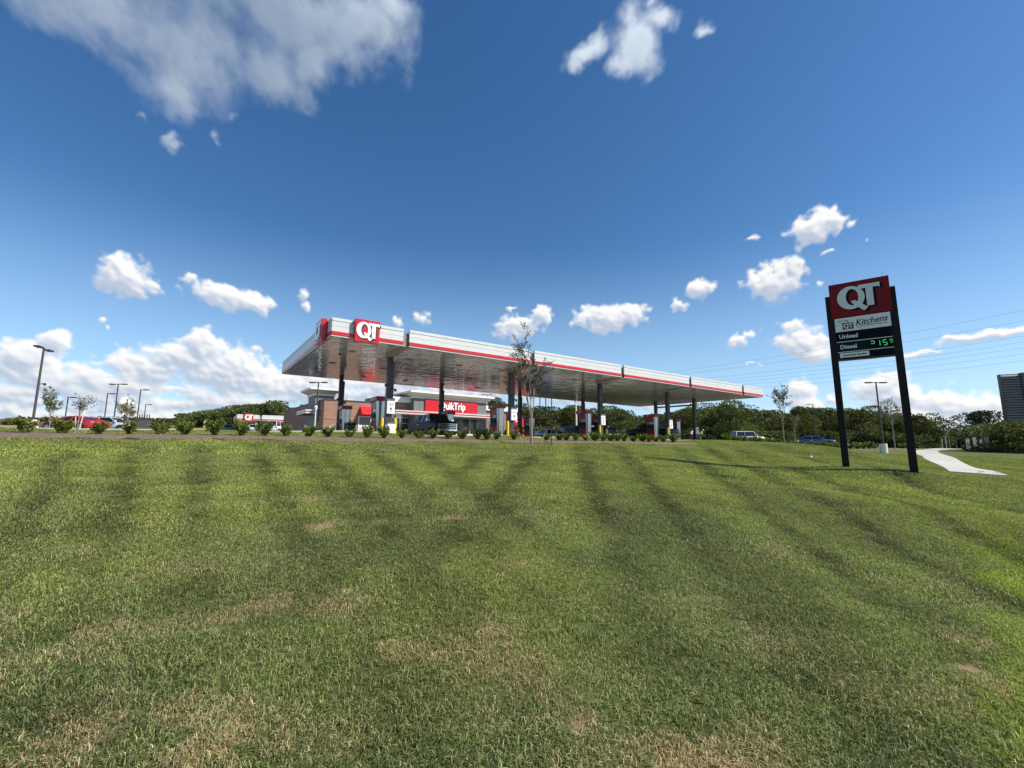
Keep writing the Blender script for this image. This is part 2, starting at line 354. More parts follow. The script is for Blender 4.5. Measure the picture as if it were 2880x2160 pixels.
for ln_ in (((369,1284),(277,1653)),((720,1268),(922,1690)),((560,1272),(540,1500)),((1624,1268),(1700,1450),(1845,1838)),((1753,1268),(2214,1838)),((1919,1272),(2583,1764)),((2103,1280),(2804,1542)),
            ((1476,1302),(1255,1542)),((1218,1296),(1550,1542)),((1070,1290),(1380,1560)),((1330,1300),(1100,1500)),((2300,1300),(2860,1440)),((930,1290),(1200,1600)),((840,1275),(1060,1520)),((170,1290),(30,1560)),((2010,1270),(2700,1640))):
    q_ = [hit(a_, b_, 1.2, 45) for a_, b_ in ln_]
    for a_, b_ in zip(q_, q_[1:]): LINES.append((a_.x, a_.y, b_.x, b_.y))
def vnoise(x, y, seed, f):               # value noise in numpy
    r = np.random.default_rng(seed).random((64, 64)); X = x*f; Y = y*f
    xi = np.floor(X).astype(int); yi = np.floor(Y).astype(int); fx = X-xi; fy = Y-yi; fx = fx*fx*(3-2*fx); fy = fy*fy*(3-2*fy)
    g_ = lambda a, b: r[a % 64, b % 64]
    return (g_(xi,yi)*(1-fx)+g_(xi+1,yi)*fx)*(1-fy) + (g_(xi,yi+1)*(1-fx)+g_(xi+1,yi+1)*fx)*fy
def fbm(x, y, seed, f): return sum(vnoise(x, y, seed+i, f*2**i)*.5**i for i in range(4))/1.875
def lawn_attr(X, Y):
    wx = X + (fbm(X, Y, 3, 2.2)-.5)*.5; wy = Y + (fbm(X, Y, 9, 2.2)-.5)*.5
    d = ((wx[:,None]-DRYA[None,:,0])/DRYA[None,:,2])**2 + ((wy[:,None]-DRYA[None,:,1])/DRYA[None,:,3])**2
    dry = (np.clip(2.1-np.sqrt(d)*2.0, 0, 1)*1.05*DRYA[None,:,4]).max(1)
    near = np.clip((9-np.hypot(X, Y))/7, 0, 1)
    dry = np.clip(dry + np.clip(fbm(X, Y, 21, 1.7)-.60, 0, 1)*2.6*(.15+near) , 0, 1)
    def stripe(ang, wdt, seed, ph):
        c = X*math.sin(ang)-Y*math.cos(ang) + (fbm(X, Y, seed, .25)-.5)*.9
        q = (c/wdt+ph) % 1.; return np.exp(-((q-.5)/.13)**2), np.sin(2*math.pi*(c/(wdt*2)+ph))
    l1, b1 = stripe(math.radians(83), 1.45, 31, .2); l2, b2 = stripe(math.radians(125), 1.6, 41, .1)
    wL = np.clip((1.0-X)/5, 0, 1)
    trk = np.zeros_like(X); lite = np.zeros_like(X); lw = fbm(X, Y, 57, .8)
    for ax, ay, bx, by in LINES:       # wheel tracks of the mower
        L2 = (bx-ax)**2+(by-ay)**2; tt = np.clip(((X-ax)*(bx-ax)+(Y-ay)*(by-ay))/L2, -.15, 1.25); sd_ = ((X-ax)*(by-ay)-(Y-ay)*(bx-ax))/math.sqrt(L2) + (lw-.5)*.16
        e_ = np.hypot(X-ax-tt*(bx-ax), Y-ay-tt*(by-ay)); wd_ = .085+.0085*Y; on = np.clip(1.2-np.maximum(0, e_-np.abs(sd_)-.1)/.6, 0, 1)
        trk = np.maximum(trk, np.exp(-(sd_/wd_)**2)*on); lite = np.maximum(lite, np.exp(-((sd_-wd_*3.2)/(wd_*2.2))**2)*on)
    rr = np.hypot(X, Y); trk = trk*np.clip((rr-2.5)/4, .35, 1)
    tone = 1.10 - .56*trk*np.clip(.6+1.0*fbm(X, Y, 51, .5)-.2, .3, 1.1) + .16*lite - .08*(l1*(1-wL)+l2*wL) + .09*(b1*(1-wL)+b2*wL) + .30*(fbm(X, Y, 61, .55)-.5) + .75*(fbm(X, Y, 66, 2.3)-.5)
    tone = tone*(.94+.08*np.clip((rr-2.)/6, 0, 1)); tone = tone*(1-dry)+1.2*dry
    yel = np.clip((X - .93*Y - .30 + (fbm(X, Y, 71, 1.)-.5)*1.2)*2.5, 0, 1)*np.clip((9-Y)/4, 0, 1)   # another grass right of the mown edge
    hue = np.clip(fbm(X, Y, 81, .5)*1.6-.5 + .55*np.clip((np.hypot(X,Y)-5)/6, 0, 1), 0, 1)
    return dry, tone, yel, hue

# ground sheet
def axis(lo, hi, fine_lo, fine_hi, step, grow=1.25):
    a = list(np.arange(fine_lo, fine_hi+1e-6, step)); s_ = step
    while a[-1] < hi: s_ *= grow; a.append(min(hi, a[-1]+s_))
    s_ = step
    while a[0] > lo: s_ *= grow; a.insert(0, max(lo, a[0]-s_))
    return np.array(a)
def sheet(name, xs, ys, m, off=0., mask=None, attrs=False, kind='structure', dip=False):
    X, Y = np.meshgrid(xs, ys); Z = Gn(X, Y) + off
    if dip:
        s_i = (X-NLc.x)*math.cos(CH)+(Y-NLc.y)*math.sin(CH); t_i = -(X-NLc.x)*math.sin(CH)+(Y-NLc.y)*math.cos(CH)
        Z -= np.where((Y-TN*X > 28.3) & (s_i < 47.5) & (s_i > -27.5) & (t_i < 41.5), .25, 0)
    nx, ny = len(xs), len(ys)
    V = np.stack([X, Y, Z], -1).reshape(-1, 3)
    i = np.arange(ny-1)[:,None]*nx + np.arange(nx-1)[None,:]; F = np.stack([i, i+1, i+1+nx, i+nx], -1).reshape(-1, 4)
    at_ = {}
    if attrs:
        dry, tone, yel, hue = lawn_attr(V[:,0], V[:,1]); at_['lawn'] = np.stack([dry, tone*.5, yel, hue], -1)
    o = bake(rng, V, F, name, m, None, at_); o.data.polygons.foreach_set('use_smooth', [True]*len(o.data.polygons))
    return tag(o, kind=kind)

def lawn_colour(t, dry, tone, yel, hue, r1, r2):
    g1 = t.mix(t.m('POWER', r1, 1.3), (.060,.090,.025), (.33,.37,.14)); g2 = t.mix(t.m('POWER', r1, 1.2), (.100,.145,.022), (.40,.44,.11))
    gr = t.mix(hue, g1, g2); gr = t.mix(yel, gr, t.mix(r1, (.19,.27,.016), (.38,.44,.04)))
    tan = t.mix(r1, (.34,.25,.14), (.64,.50,.30))
    c = t.mix(dry, gr, tan)
    f = t.n('ShaderNodeCombineXYZ', {0: tone, 1: tone, 2: tone}).outputs[0]
    return t.vm('MULTIPLY', c, f)
lm = bpy.data.materials.new('lawn_turf'); lm.use_nodes = True; t = NT(lm.node_tree); b = lm.node_tree.nodes['Principled BSDF']
va = t.n('ShaderNodeAttribute', attribute_name='lawn'); vs = t.n('ShaderNodeSeparateColor', {0: va.outputs['Color']})
geo = t.n('ShaderNodeNewGeometry').outputs['Position']
n1 = t.noise(geo, 22., 5., .7); n2 = t.noise(geo, 90., 3., .7)
r1 = t.rng(t.m('ADD', n1, t.m('MULTIPLY', n2, .7)), .55, 1.15)
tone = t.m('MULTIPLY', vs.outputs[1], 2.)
lc = lawn_colour(t, t.m('GREATER_THAN', t.m('ADD', vs.outputs[0], t.m('MULTIPLY', n2, .6)), .85), t.m('MULTIPLY', tone, .42), vs.outputs[2], va.outputs['Alpha'], r1, r1)  # turf colour darkened to stand for the shadow between the blades
field_c = t.mix(t.rng(t.noise(geo, .12, 4.), .4, .6), (.20,.19,.05), (.28,.235,.09))
gx = t.n('ShaderNodeSeparateXYZ', {0: geo})
lc = t.mix(t.m('MULTIPLY', t.rng(gx.outputs[1], 88, 91), t.rng(gx.outputs[0], -20, -26)), lc, field_c)
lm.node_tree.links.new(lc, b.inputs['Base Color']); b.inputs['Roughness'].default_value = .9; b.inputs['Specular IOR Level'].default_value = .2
bn = t.n('ShaderNodeBump', {'Height': t.m('ADD', n1, n2), 'Strength': .7, 'Distance': .032}); lm.node_tree.links.new(bn.outputs[0], b.inputs['Normal'])
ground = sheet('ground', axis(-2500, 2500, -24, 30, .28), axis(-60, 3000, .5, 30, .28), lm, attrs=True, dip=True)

def conf_sheet(name, m, inside, bounds, step, off, attrs=False):   # sheet on the ground limited to a region, cells kept where inside()
    xs = np.arange(bounds[0], bounds[1], step); ys = np.arange(bounds[2], bounds[3], step)
    X, Y = np.meshgrid(xs, ys); nx, ny = len(xs), len(ys)
    V = np.stack([X, Y, np.zeros_like(X)], -1).reshape(-1, 3)
    i = np.arange(ny-1)[:,None]*nx + np.arange(nx-1)[None,:]; F = np.stack([i, i+1, i+1+nx, i+nx], -1).reshape(-1, 4)
    c = V[F].mean(1); F = F[inside(c[:,0], c[:,1])]
    used, inv = np.unique(F, return_inverse=True); V = V[used]; F = inv.reshape(F.shape)
    V[:,2] = Gn(V[:,0], V[:,1]) + off
    return tag(bake(rng, V, F, name, m), kind='structure')
ASPH = mat('forecourt_concrete', (.30, .29, .27), .8, var=.15, vscale=.4, bump=.2)
def stn(X, Y):
    return (X-NLc.x)*math.cos(CH)+(Y-NLc.y)*math.sin(CH), -(X-NLc.x)*math.sin(CH)+(Y-NLc.y)*math.cos(CH)
conf_sheet('forecourt', ASPH, lambda X, Y: ((Y-TN*X > 28.) & (stn(X,Y)[0] < 48) & (stn(X,Y)[0] > -28) & (stn(X,Y)[1] < 42)), (-62, 45, 5, 95), .8, -.02)
conf_sheet('parking_lot', mat('asphalt', (.055,.055,.057), .9, var=.2, vscale=.5), lambda X, Y: (stn(X,Y)[0] >= 48.2) & (stn(X,Y)[0] < 66) & (Y > 56) & (stn(X,Y)[1] < 30), (20, 75, 50, 100), .8, .07)

# mulch bed strip (follows the shrub row)
def strip(name, pts, width, m, off=.03, thick=.0, kind='structure', step=.5, parent=None, wob=0.):
    P = []; acc_ = [Vector(p) for p in pts]
    for a, b_ in zip(acc_, acc_[1:]):
        k = max(1, int((b_-a).length/step)); P += [a.lerp(b_, i/k) for i in range(k)]
    P.append(acc_[-1]); mb = MB(); n = len(P); vs = []
    for i, p in enumerate(P):
        d = (P[min(i+1,n-1)]-P[max(i-1,0)]); d.z = 0; d.normalize(); nrm = Vector((-d.y, d.x, 0)); rowv = []
        for k in (-1, -.5, 0, .5, 1):
            q = p + nrm*(width/2*k + (random.uniform(-wob, wob) if abs(k) == 1 else 0)); q.z = G(q.x, q.y) + off + (.04 if (thick and abs(k) < 1) else 0); rowv.append(q)
        vs += rowv
    fs = [(i*5+j, (i+1)*5+j, (i+1)*5+j+1, i*5+j+1) for i in range(n-1) for j in range(4)]
    mb.add(vs, fs)
    if thick: 
        for j in (0, 4):
            base = len(mb.v); mb.v += [(vs[i*5+j].x, vs[i*5+j].y, vs[i*5+j].z-thick) for i in range(n)]
            for i in range(n-1):
                mb.f.append((i*5+j, (i+1)*5+j, base+i+1, base+i)); mb.mi.append(0)
    return tag(mb.build(name, m, parent, smooth=False), kind=kind)
def dline(X, d): return Vector((X, d + TN*X, 0))
MULCH = mat('bark_mulch', (.15, .105, .07), .95, var=.45, vscale=9., bump=1., bscale=18., detail=8.)
def bed(d, X0, X1): return [dline(X0, d), dline((X0+X1)/2, d), dline(X1, d)]
strip('mulch_bed', bed(22.0, -26, 11.8), 1.5, MULCH, .035, .03, wob=.22, step=.35)
right_bed = [at(x, 1262, Y) for x, Y in ((2030,43.5),(2137,44.2),(2227,46),(2369,48.8),(2470,52),(2560,56))]
for p in right_bed: p.z = 0
strip('mulch_bed', right_bed, 1.8, MULCH, .035, .03, wob=.12)
strip('kerb', bed(27.6, -24, 12.5), .2, mat('kerb_concrete', (.33,.31,.28), .85), .05, .14)
# sidewalk slabs: every slab its own piece
sw = [at(2750,1333,19), at(2600,1270,43), at(2612,1265,50), at(2660,1262.5,60), at(2800,1262,75)]
for p in sw: p.z = 0
swc = tag(empty('sidewalk', (sw[0].x, sw[0].y, 0)), kind='structure')
slabm = mat('sidewalk_concrete', (.47, .45, .41), .85, var=.16, vscale=1.1, bump=.3)
P_ = []
for a, b_ in zip(sw, sw[1:]):
    k = max(1, int((b_-a).length/1.5)); P_ += [a.lerp(b_, i/k) for i in range(k)]
P_.append(sw[-1])
for i in range(len(P_)-1):
    a, b_ = P_[i], P_[i+1]; d = (b_-a).normalized(); nr = Vector((-d.y, d.x, 0))*.85; mb = MB()
    q = [a-nr+d*.02, b_-nr-d*.02, b_+nr-d*.02, a+nr+d*.02]; tops = [Vector((v.x, v.y, G(v.x, v.y)+.035)) for v in q]
    mb.add(tops+[v-Vector((0,0,.12)) for v in tops], [(0,1,2,3),(0,4,5,1),(1,5,6,2),(2,6,7,3),(3,7,4,0)])
    o = mb.build('slab', slabm, swc); o.matrix_parent_inverse = Matrix.Translation((-sw[0].x, -sw[0].y, 0))

# ---------------------------------------------------------------- grass blades
gm = bpy.data.materials.new('grass_blades'); gm.use_nodes = True; t = NT(gm.node_tree); b = gm.node_tree.nodes['Principled BSDF']
bl = t.n('ShaderNodeSeparateColor', {0: t.n('ShaderNodeAttribute', attribute_name='blade').outputs['Color']})
ia = lambda nm: t.n('ShaderNodeAttribute', attribute_name=nm, attribute_type='INSTANCER').outputs['Fac']
dryf = t.m('LESS_THAN', bl.outputs[1], t.m('ADD', t.m('MULTIPLY', ia('dry'), 1.05), .045))
c = lawn_colour(t, dryf, ia('tone'), t.m('MULTIPLY', ia('yel'), .85), ia('hue'), bl.outputs[0], None)
hf = t.rng(bl.outputs[2], 0, 1, .55, 1.2)  # shade painted into the blades: dark at the foot, lighter at the tip
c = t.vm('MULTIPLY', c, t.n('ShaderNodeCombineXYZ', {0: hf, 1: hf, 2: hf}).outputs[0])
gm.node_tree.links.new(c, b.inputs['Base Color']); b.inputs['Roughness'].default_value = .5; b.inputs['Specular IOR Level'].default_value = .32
tr = t.n('ShaderNodeBsdfTranslucent', {'Color': t.vm('MULTIPLY', c, (1.25, 1.3, .7))})
ms = t.n('ShaderNodeMixShader', {0: .28, 1: b.outputs[0], 2: tr.outputs[0]})
gm.node_tree.links.new(ms.outputs[0], gm.node_tree.nodes['Material Output'].inputs[0])
def patch(n, size, h0, h1, wd, seed, lean=.7):
    r = np.random.default_rng(seed); cl = r.random((max(4, n//18), 2))*size-size/2; ci = r.integers(0, len(cl), n)
    bx = np.where((r.random(n) < .35)[:,None], cl[ci] + r.normal(0, size*.04, (n, 2)), r.random((n, 2))*size-size/2); yaw = r.random(n)*2*np.pi; h = h0+(h1-h0)*r.random(n)**1.4
    la = (cl[ci]-bx)*0; lyaw = r.random(len(cl))[ci]*2*np.pi + r.normal(0, 1.3, n); ln = h*lean*(r.random(n)**.8)
    px_, py_ = np.cos(yaw), np.sin(yaw); lx, ly = np.cos(lyaw)*ln, np.sin(lyaw)*ln; w2 = wd*(.6+.8*r.random(n))/2
    z0 = np.full(n, -.012)
    A = np.stack([bx[:,0]-px_*w2, bx[:,1]-py_*w2, z0], -1); B = np.stack([bx[:,0]+px_*w2, bx[:,1]+py_*w2, z0], -1)
    mx, my = bx[:,0]+lx*.35, bx[:,1]+ly*.35; mz = h*.6
    C_ = np.stack([mx+px_*w2*.85, my+py_*w2*.85, mz], -1); D = np.stack([mx-px_*w2*.85, my-py_*w2*.85, mz], -1)
    T_ = np.stack([bx[:,0]+lx, bx[:,1]+ly, h*np.clip(1-.35*(ln/h), .5, 1)], -1)
    V = np.stack([A, B, C_, D, T_], 1).reshape(-1, 3); i = np.arange(n)*5
    F = np.concatenate([np.stack([i,i+1,i+2],-1), np.stack([i,i+2,i+3],-1), np.stack([i+3,i+2,i+4],-1)])
    ra = np.repeat(np.stack([r.random(n), r.random(n)], -1), 5, 0); hh = np.tile([0,0,.6,.6,1.], n)
    return V, F, np.stack([ra[:,0], ra[:,1], hh, np.ones(n*5)], -1)
def grass_layer(name, label, X, Y, nb, size, h0, h1, wd, nvar=5, lean=.8):
    col = bpy.data.collections.new('tufts_'+name)
    for k in range(nvar):
        V, F, A = patch(nb, size, h0, h1, wd, 100+k+nb, lean); o = bake(rng, V, F, 'tuft', gm, None, {'blade': A})
        COL.objects.unlink(o); col.objects.link(o)
    n = len(X); me = bpy.data.meshes.new(name); me.vertices.add(n)
    me.vertices.foreach_set('co', np.stack([X, Y, Gn(X, Y)], -1).astype(np.float32).ravel())
    e = .2; gx_ = (Gn(X+e, Y)-Gn(X-e, Y))/(2*e); gy_ = (Gn(X, Y+e)-Gn(X, Y-e))/(2*e)
    dry, tone, yel, hue = lawn_attr(X, Y)
    def fa(nm, arr, ty='FLOAT'):
        a = me.attributes.new(nm, ty, 'POINT'); a.data.foreach_set('vector' if ty == 'FLOAT_VECTOR' else 'value', arr.ravel())
    fa('dry', dry.astype(np.float32)); fa('tone', tone.astype(np.float32)); fa('yel', yel.astype(np.float32)); fa('hue', hue.astype(np.float32))
    th = rng.random(n)*6.283; tx, ty = np.arctan(gy_), -np.arctan(gx_)
    fa('rot', np.stack([np.cos(th)*tx+np.sin(th)*ty, -np.sin(th)*tx+np.cos(th)*ty, th], -1).astype(np.float32), 'FLOAT_VECTOR')
    fa('scl', (np.clip(.50+.55*fbm(X, Y, 91, 1.2)+.45*fbm(X, Y, 95, 3.1)+.2*rng.random(n)-.28*dry+.25*yel, .4, 1.5)).astype(np.float32)); fa('pick', rng.integers(0, nvar, n).astype(np.int32), 'INT')
    o = link(name, me); tag(o, label, 'grass', kind='stuff'); me.materials.append(gm)
    ng = bpy.data.node_groups.new('scatter_'+name, 'GeometryNodeTree')
    ng.interface.new_socket('Geometry', in_out='INPUT', socket_type='NodeSocketGeometry'); ng.interface.new_socket('Geometry', in_out='OUTPUT', socket_type='NodeSocketGeometry')
    q = NT(ng); gi_ = q.n('NodeGroupInput'); go_ = q.n('NodeGroupOutput')
    ci = q.n('GeometryNodeCollectionInfo', {'Collection': col, 'Separate Children': True, 'Reset Children': True})
    def na(nm, ty):
        return q.n('GeometryNodeInputNamedAttribute', {'Name': nm}, data_type=ty).outputs[0]
    ip = q.n('GeometryNodeInstanceOnPoints', {'Points': gi_.outputs[0], 'Instance': ci.outputs[0], 'Pick Instance': True,
             'Instance Index': na('pick', 'INT'), 'Rotation': na('rot', 'FLOAT_VECTOR'), 'Scale': na('scl', 'FLOAT')})
    ng.links.new(ip.outputs[0], go_.inputs[0])
    md = o.modifiers.new('scatter', 'NODES'); md.node_group = ng
    return o
def cells(step, keep):
    xs = np.arange(-34, 42, step); ys = np.arange(1., 58, step); X, Y = np.meshgrid(xs, ys); X = X.ravel(); Y = Y.ravel()
    X = X + rng.uniform(-.5, .5, len(X))*step; Y = Y + rng.uniform(-.5, .5, len(Y))*step
    d = Y - TN*X; r = np.hypot(X, Y); k = keep(X, Y, d, r) & (np.abs(X) < 1.28*Y + 1.6)
    for s0, s1 in zip(sw[:2], sw[1:3]):      # off the sidewalk
        ax, ay, bx, by = s0.x, s0.y, s1.x, s1.y; L2 = (bx-ax)**2+(by-ay)**2; tt = np.clip(((X-ax)*(bx-ax)+(Y-ay)*(by-ay))/L2, 0, 1)
        k &= np.hypot(X-ax-tt*(bx-ax), Y-ay-tt*(by-ay)) > .86 + step*.12
    return X[k], Y[k]
inb = lambda X, d: (d < 20.55 + 1.3*fbm(X, d, 5, 1.6)*fbm(X, d, 6, .4)) | ((X > 12.2) & (d < 26)) | ((rng.random(len(X)) < .10) & (d < 23.3))
ver = lambda X, d: (d > 23.2) & (d < 27.2) & (X < 12.)
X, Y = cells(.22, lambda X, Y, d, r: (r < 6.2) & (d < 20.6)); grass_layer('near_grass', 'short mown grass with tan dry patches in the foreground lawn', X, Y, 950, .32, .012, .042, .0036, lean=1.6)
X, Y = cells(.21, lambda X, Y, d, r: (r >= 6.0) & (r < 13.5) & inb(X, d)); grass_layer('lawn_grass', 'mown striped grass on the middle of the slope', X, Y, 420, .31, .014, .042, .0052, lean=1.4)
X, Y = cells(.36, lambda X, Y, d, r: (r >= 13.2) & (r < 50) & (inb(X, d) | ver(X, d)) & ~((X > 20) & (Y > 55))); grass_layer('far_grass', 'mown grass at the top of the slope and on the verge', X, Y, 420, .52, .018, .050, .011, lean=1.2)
# ---------------------------------------------------------------- lettering helpers
def arc(cx, cy, rx, ry, a0, a1, n): return [(cx+rx*math.cos(math.radians(a0+(a1-a0)*i/n)), cy+ry*math.sin(math.radians(a0+(a1-a0)*i/n))) for i in range(n+1)]
def mono_logo(parent, m_face, m_shadow, w, h, M, d=.02, sh=(.055, -.045)):
    """Q and T monogram, overlapping, with a drop shadow; lies in local x,y of M, 1 unit = sign size."""
    def q_mesh(mb, ox, oy, z0, z1):
        n = 36; o_ = arc(-.16*w+ox, .02*h+oy, .30*w, .36*h, 0, 360, n)[:-1]; i_ = arc(-.13*w+ox, .03*h+oy, .135*w, .255*h, 0, 360, n)[:-1]
        vs = [(x, y, z1) for x, y in o_]+[(x, y, z1) for x, y in i_]+[(x, y, z0) for x, y in o_]+[(x, y, z0) for x, y in i_]; fs = []
        for k in range(n):
            j = (k+1) % n; fs += [(k, j, n+j, n+k), (k, 2*n+k, 2*n+j, j), (n+k, n+j, 3*n+j, 3*n+k), (2*n+k, 3*n+k, 3*n+j, 2*n+j)]
        mb.add([M @ Vector(v) for v in vs], fs)
        mb.prism([(x*w+ox, y*h+oy) for x, y in ((-.17,-.10),(-.10,-.22),(.10,-.43),(.19,-.34),(-.02,-.13),(-.09,-.07))], z0+.001, z1+.001, M)
    def t_mesh(mb, ox, oy, z0, z1):
        mb.prism([(x*w+ox, y*h+oy) for x, y in ((.02,.37),(.02,.22),(.07,.25),(.17,.25),(.17,-.30),(.32,-.30),(.32,.25),(.42,.25),(.47,.22),(.47,.37))], z0, z1, M)
    a = MB(); q_mesh(a, sh[0]*w, sh[1]*h, 0, d*.4); t_mesh(a, sh[0]*w, sh[1]*h, 0, d*.4); a.build('letter_shadow', m_shadow, parent)
    for nm, fn in (('letter_q', q_mesh), ('letter_t', t_mesh)):
        a = MB(); fn(a, 0, 0, d*.45 if nm == 'letter_q' else d*.5, d if nm == 'letter_q' else d*1.08); a.build(nm, m_face, parent)
def basis(ox, x, y): # matrix from origin, x axis, y axis
    x = Vector(x).normalized(); y = Vector(y); z = x.cross(y).normalized(); y = z.cross(x)
    M = Matrix((( x.x, y.x, z.x, ox[0]), (x.y, y.y, z.y, ox[1]), (x.z, y.z, z.z, ox[2]), (0,0,0,1))); return M
LETW = lambda: mat('white_letter', (.85, .86, .85), .35, var=.02)
BLK2 = lambda: mat('black_print', (.01, .01, .012), .4, var=.1)

# ---------------------------------------------------------------- fuel canopy
def soffit_mat():
    m = mat('glossy_soffit', (.52, .51, .49), .09, var=.05, vscale=.8, spec=.5, coat=.0)
    t = NT(m.node_tree); b = m.node_tree.nodes['Principled BSDF']
    p = t.n('ShaderNodeNewGeometry').outputs['Position']
    v = t.vm('MULTIPLY', p, (.9, .9, 1)); n1 = t.noise(v, .9, 2., .5, 1.2); n2 = t.noise(t.vm('MULTIPLY', p, (.5, 2.4, 1)), .9, 1.)
    bn = t.n('ShaderNodeBump', {'Height': t.m('ADD', n1, t.m('MULTIPLY', n2, .6)), 'Strength': .8, 'Distance': .04})
    m.node_tree.links.new(bn.outputs[0], b.inputs['Normal']); m.node_tree.links.new(bn.outputs[0], b.inputs['Coat Normal'])
    b.inputs['Coat Roughness'].default_value = .05
    return m
SOFF = soffit_mat()
def make_canopy(name, M, L, Wd, H, gaps, npan, rows, loc_label, far=False):
    c = empty(name, None, M=M); tag(c, loc_label, 'canopy')
    core = MB().box((.12, .12, .03), (L-.12, Wd-.12, H-.2)); core.build('roof_deck', mat('roof_deck', (.35,.35,.35), .8), c)
    def side(o, dx, dy, ox, oy, length, cuts):
        segs = []; a = 0.
        for g_, w_ in cuts: segs.append((a, g_-w_/2)); a = g_+w_/2
        segs.append((a, length))
        def bx(a_, b_, z0, z1, d0, d1):
            p = [Vector((o[0]+dx*u+ox*v, o[1]+dy*u+oy*v, 0)) for u, v in ((a_, d0), (b_, d0), (b_, d1), (a_, d1))]
            mb = MB(); vs = [(q.x, q.y, z0) for q in p]+[(q.x, q.y, z1) for q in p]
            mb.add(vs, [(0,1,2,3),(7,6,5,4),(0,4,5,1),(1,5,6,2),(2,6,7,3),(3,7,4,0)]); return mb
        for a_, b_ in segs:
            bx(a_, b_, .84*H, H, -.06, .05).build('top_cap', WALU(), c)
            bx(a_, b_, .56*H, .825*H, -.06, .03).build('fascia_panel', WALU(), c)
            bx(a_, b_, .275*H, .548*H, -.06, .032).build('fascia_panel', WALU(), c)
            mb = bx(a_, b_, .075*H, .268*H, -.06, .055); 
            mb.build('red_stripe', RED(), c)
            bx(a_, b_, 0, .062*H, -.06, .03).build('bottom_trim', WALU(), c)
            bx(a_, b_, .01, .99*H, -.10, -.062).build('backing', DGREY(), c)
        for g_, w_ in cuts:
            bx(g_-w_/2-.02, g_+w_/2+.02, .004, .82*H, -.35, -.11).build('bracket', MGREY(), c)
    cut = [(g_, .36) for g_ in gaps]
    side((0, 0), 1, 0, 0, -1, L, cut); side((L, Wd), -1, 0, 0, 1, L, [(L-g_, .36) for g_ in gaps][::-1])
    side((0, Wd), 0, -1, -1, 0, Wd, []); side((L, 0), 0, 1, 1, 0, Wd, [])
    wd = (L-.2)/npan; ly = (Wd-.2)/rows
    mb = MB().box((.004, .006, 0), (wd-.004, ly-.006, .022)); first = mb.build('soffit_panel', SOFF, c); first.location = (.1, .1, -.004)
    for j in range(rows):
        for i in range(npan):
            if i or j: p = first.copy(); COL.objects.link(p); p.location = (.1+i*wd, .1+j*ly, -.004 + .0015*((i*7+j*3) % 3))
    return c
Zx = U3.normalized(); Zz = Zx.cross(N3).normalized(); Zy = Zz.cross(Zx)
MC = Matrix(((Zx.x, Zy.x, Zz.x, NLc.x), (Zx.y, Zy.y, Zz.y, NLc.y), (Zx.z, Zy.z, Zz.z, NLc.z), (0,0,0,1)))
S0, DS = 3.208*K, 7.138*K
GAPS = [S0 + k*DS for k in range(5)]
canopy = make_canopy('fuel_canopy', MC, CL_, CW_, CHt, GAPS, 97, 3, 'long white and red fuel canopy over the pumps, square logo sign at one corner')
def canopy_sign(c, Ms, w, h, d=.28, frame=None):
    mb = MB().box((-w/2, -h/2, -d), (w/2, h/2, 0), Ms); s_ = mb.build('logo_sign', RED(), c, bevel=.02)
    mono_logo(s_, LETW(), BLK2(), w, h, Ms @ Matrix.Translation((0, 0, .004)), .03)
def s_at(x, t, lo=-6., hi=70.):       # place along the canopy that stands at this bearing
    r = ray(x, 1264); u = r.x/r.y
    for _ in range(50):
        m_ = (lo+hi)/2; p = ST(m_, t)
        if p.x/p.y < u: lo = m_
        else: hi = m_
    return lo
sa, sb = s_at(980.5, -.25), s_at(1053, -.25)
canopy_sign(canopy, basis(((sa+sb)/2, -.30, .47*CHt), (1,0,0), (0,0,1)), sb-sa, 1.24)
canopy_sign(canopy, basis((-.34, 1.55, .47*CHt), (0,-1,0), (0,0,1)), 1.5, 1.24)
colm = mat('black_column', (.040, .037, .036), .42, var=.2, vscale=1.2)
def column(c, s, t, zb, front):
    p = ST(s, t); h = -(NLc.z - .007*s + .0167*t) + G(p.x, p.y) + .04
    mb = MB().box((s-.15, t-.15, h), (s+.15, t+.15, 0)); o = mb.build('column', colm, c, bevel=.01)
    MB().box((s-.20, t-.20, h), (s+.20, t+.20, h+.30)).build('column_base', DGREY(), o)
    MB().box((s+.155, t-.08, h+.3), (s+.28, t+.07, -.5)).build('downpipe', DGREY(), o)
    for dz, dx in ((-2.1, -.24), (-2.35, .36)):
        MB().cyl((s+dx, t-.16, dz), (s+dx, t-.16, dz+.16), .08, n=8).cyl((s, t-.16, dz+.14), (s+dx, t-.16, dz+.14), .03, n=6).build('camera', BLACK(), o)
    if front:
        MB().add([(s-.22,.03,-.012),(s+.22,.03,-.012),(s+.22,t+.28,-.30),(s-.22,t+.28,-.30),(s-.22,.03,-.005),(s+.22,.03,-.005),(s+.22,t+.28,-.005),(s-.22,t+.28,-.005)], [(0,3,2,1),(4,5,6,7),(0,1,5,4),(1,2,6,5),(2,3,7,6),(3,0,4,7)]).build('beam', mat('beam_beige_grey', (.33,.31,.28), .5, var=.05), c)
COLS = [(GAPS[k], 2.5) for k in range(4)] + [(GAPS[k], 14.) for k in range(4)] + [(GAPS[4], 5.6), (GAPS[4], 10.8)]
for s, t in COLS: column(canopy, s, t, 0, t == 2.5)
for i in range(12):
    for t in (3.4, 8.4, 13.4):
        s = 2.0 + i*3.65
        mb = MB().cyl((s, t, -.035), (s, t, -.006), .24, .27, 20); mb.build('light_fixture', mat('fixture_grey', (.30,.29,.27), .5), canopy)
for (s, t) in ((1.2, 3.0), (1.2, 9.4)):
    MB().cyl((s, t, -.34), (s, t, 0), .02, n=6).cyl((s, t, -.40), (s, t, -.30), .07, n=8).build('hanging_camera', BLACK(), canopy)
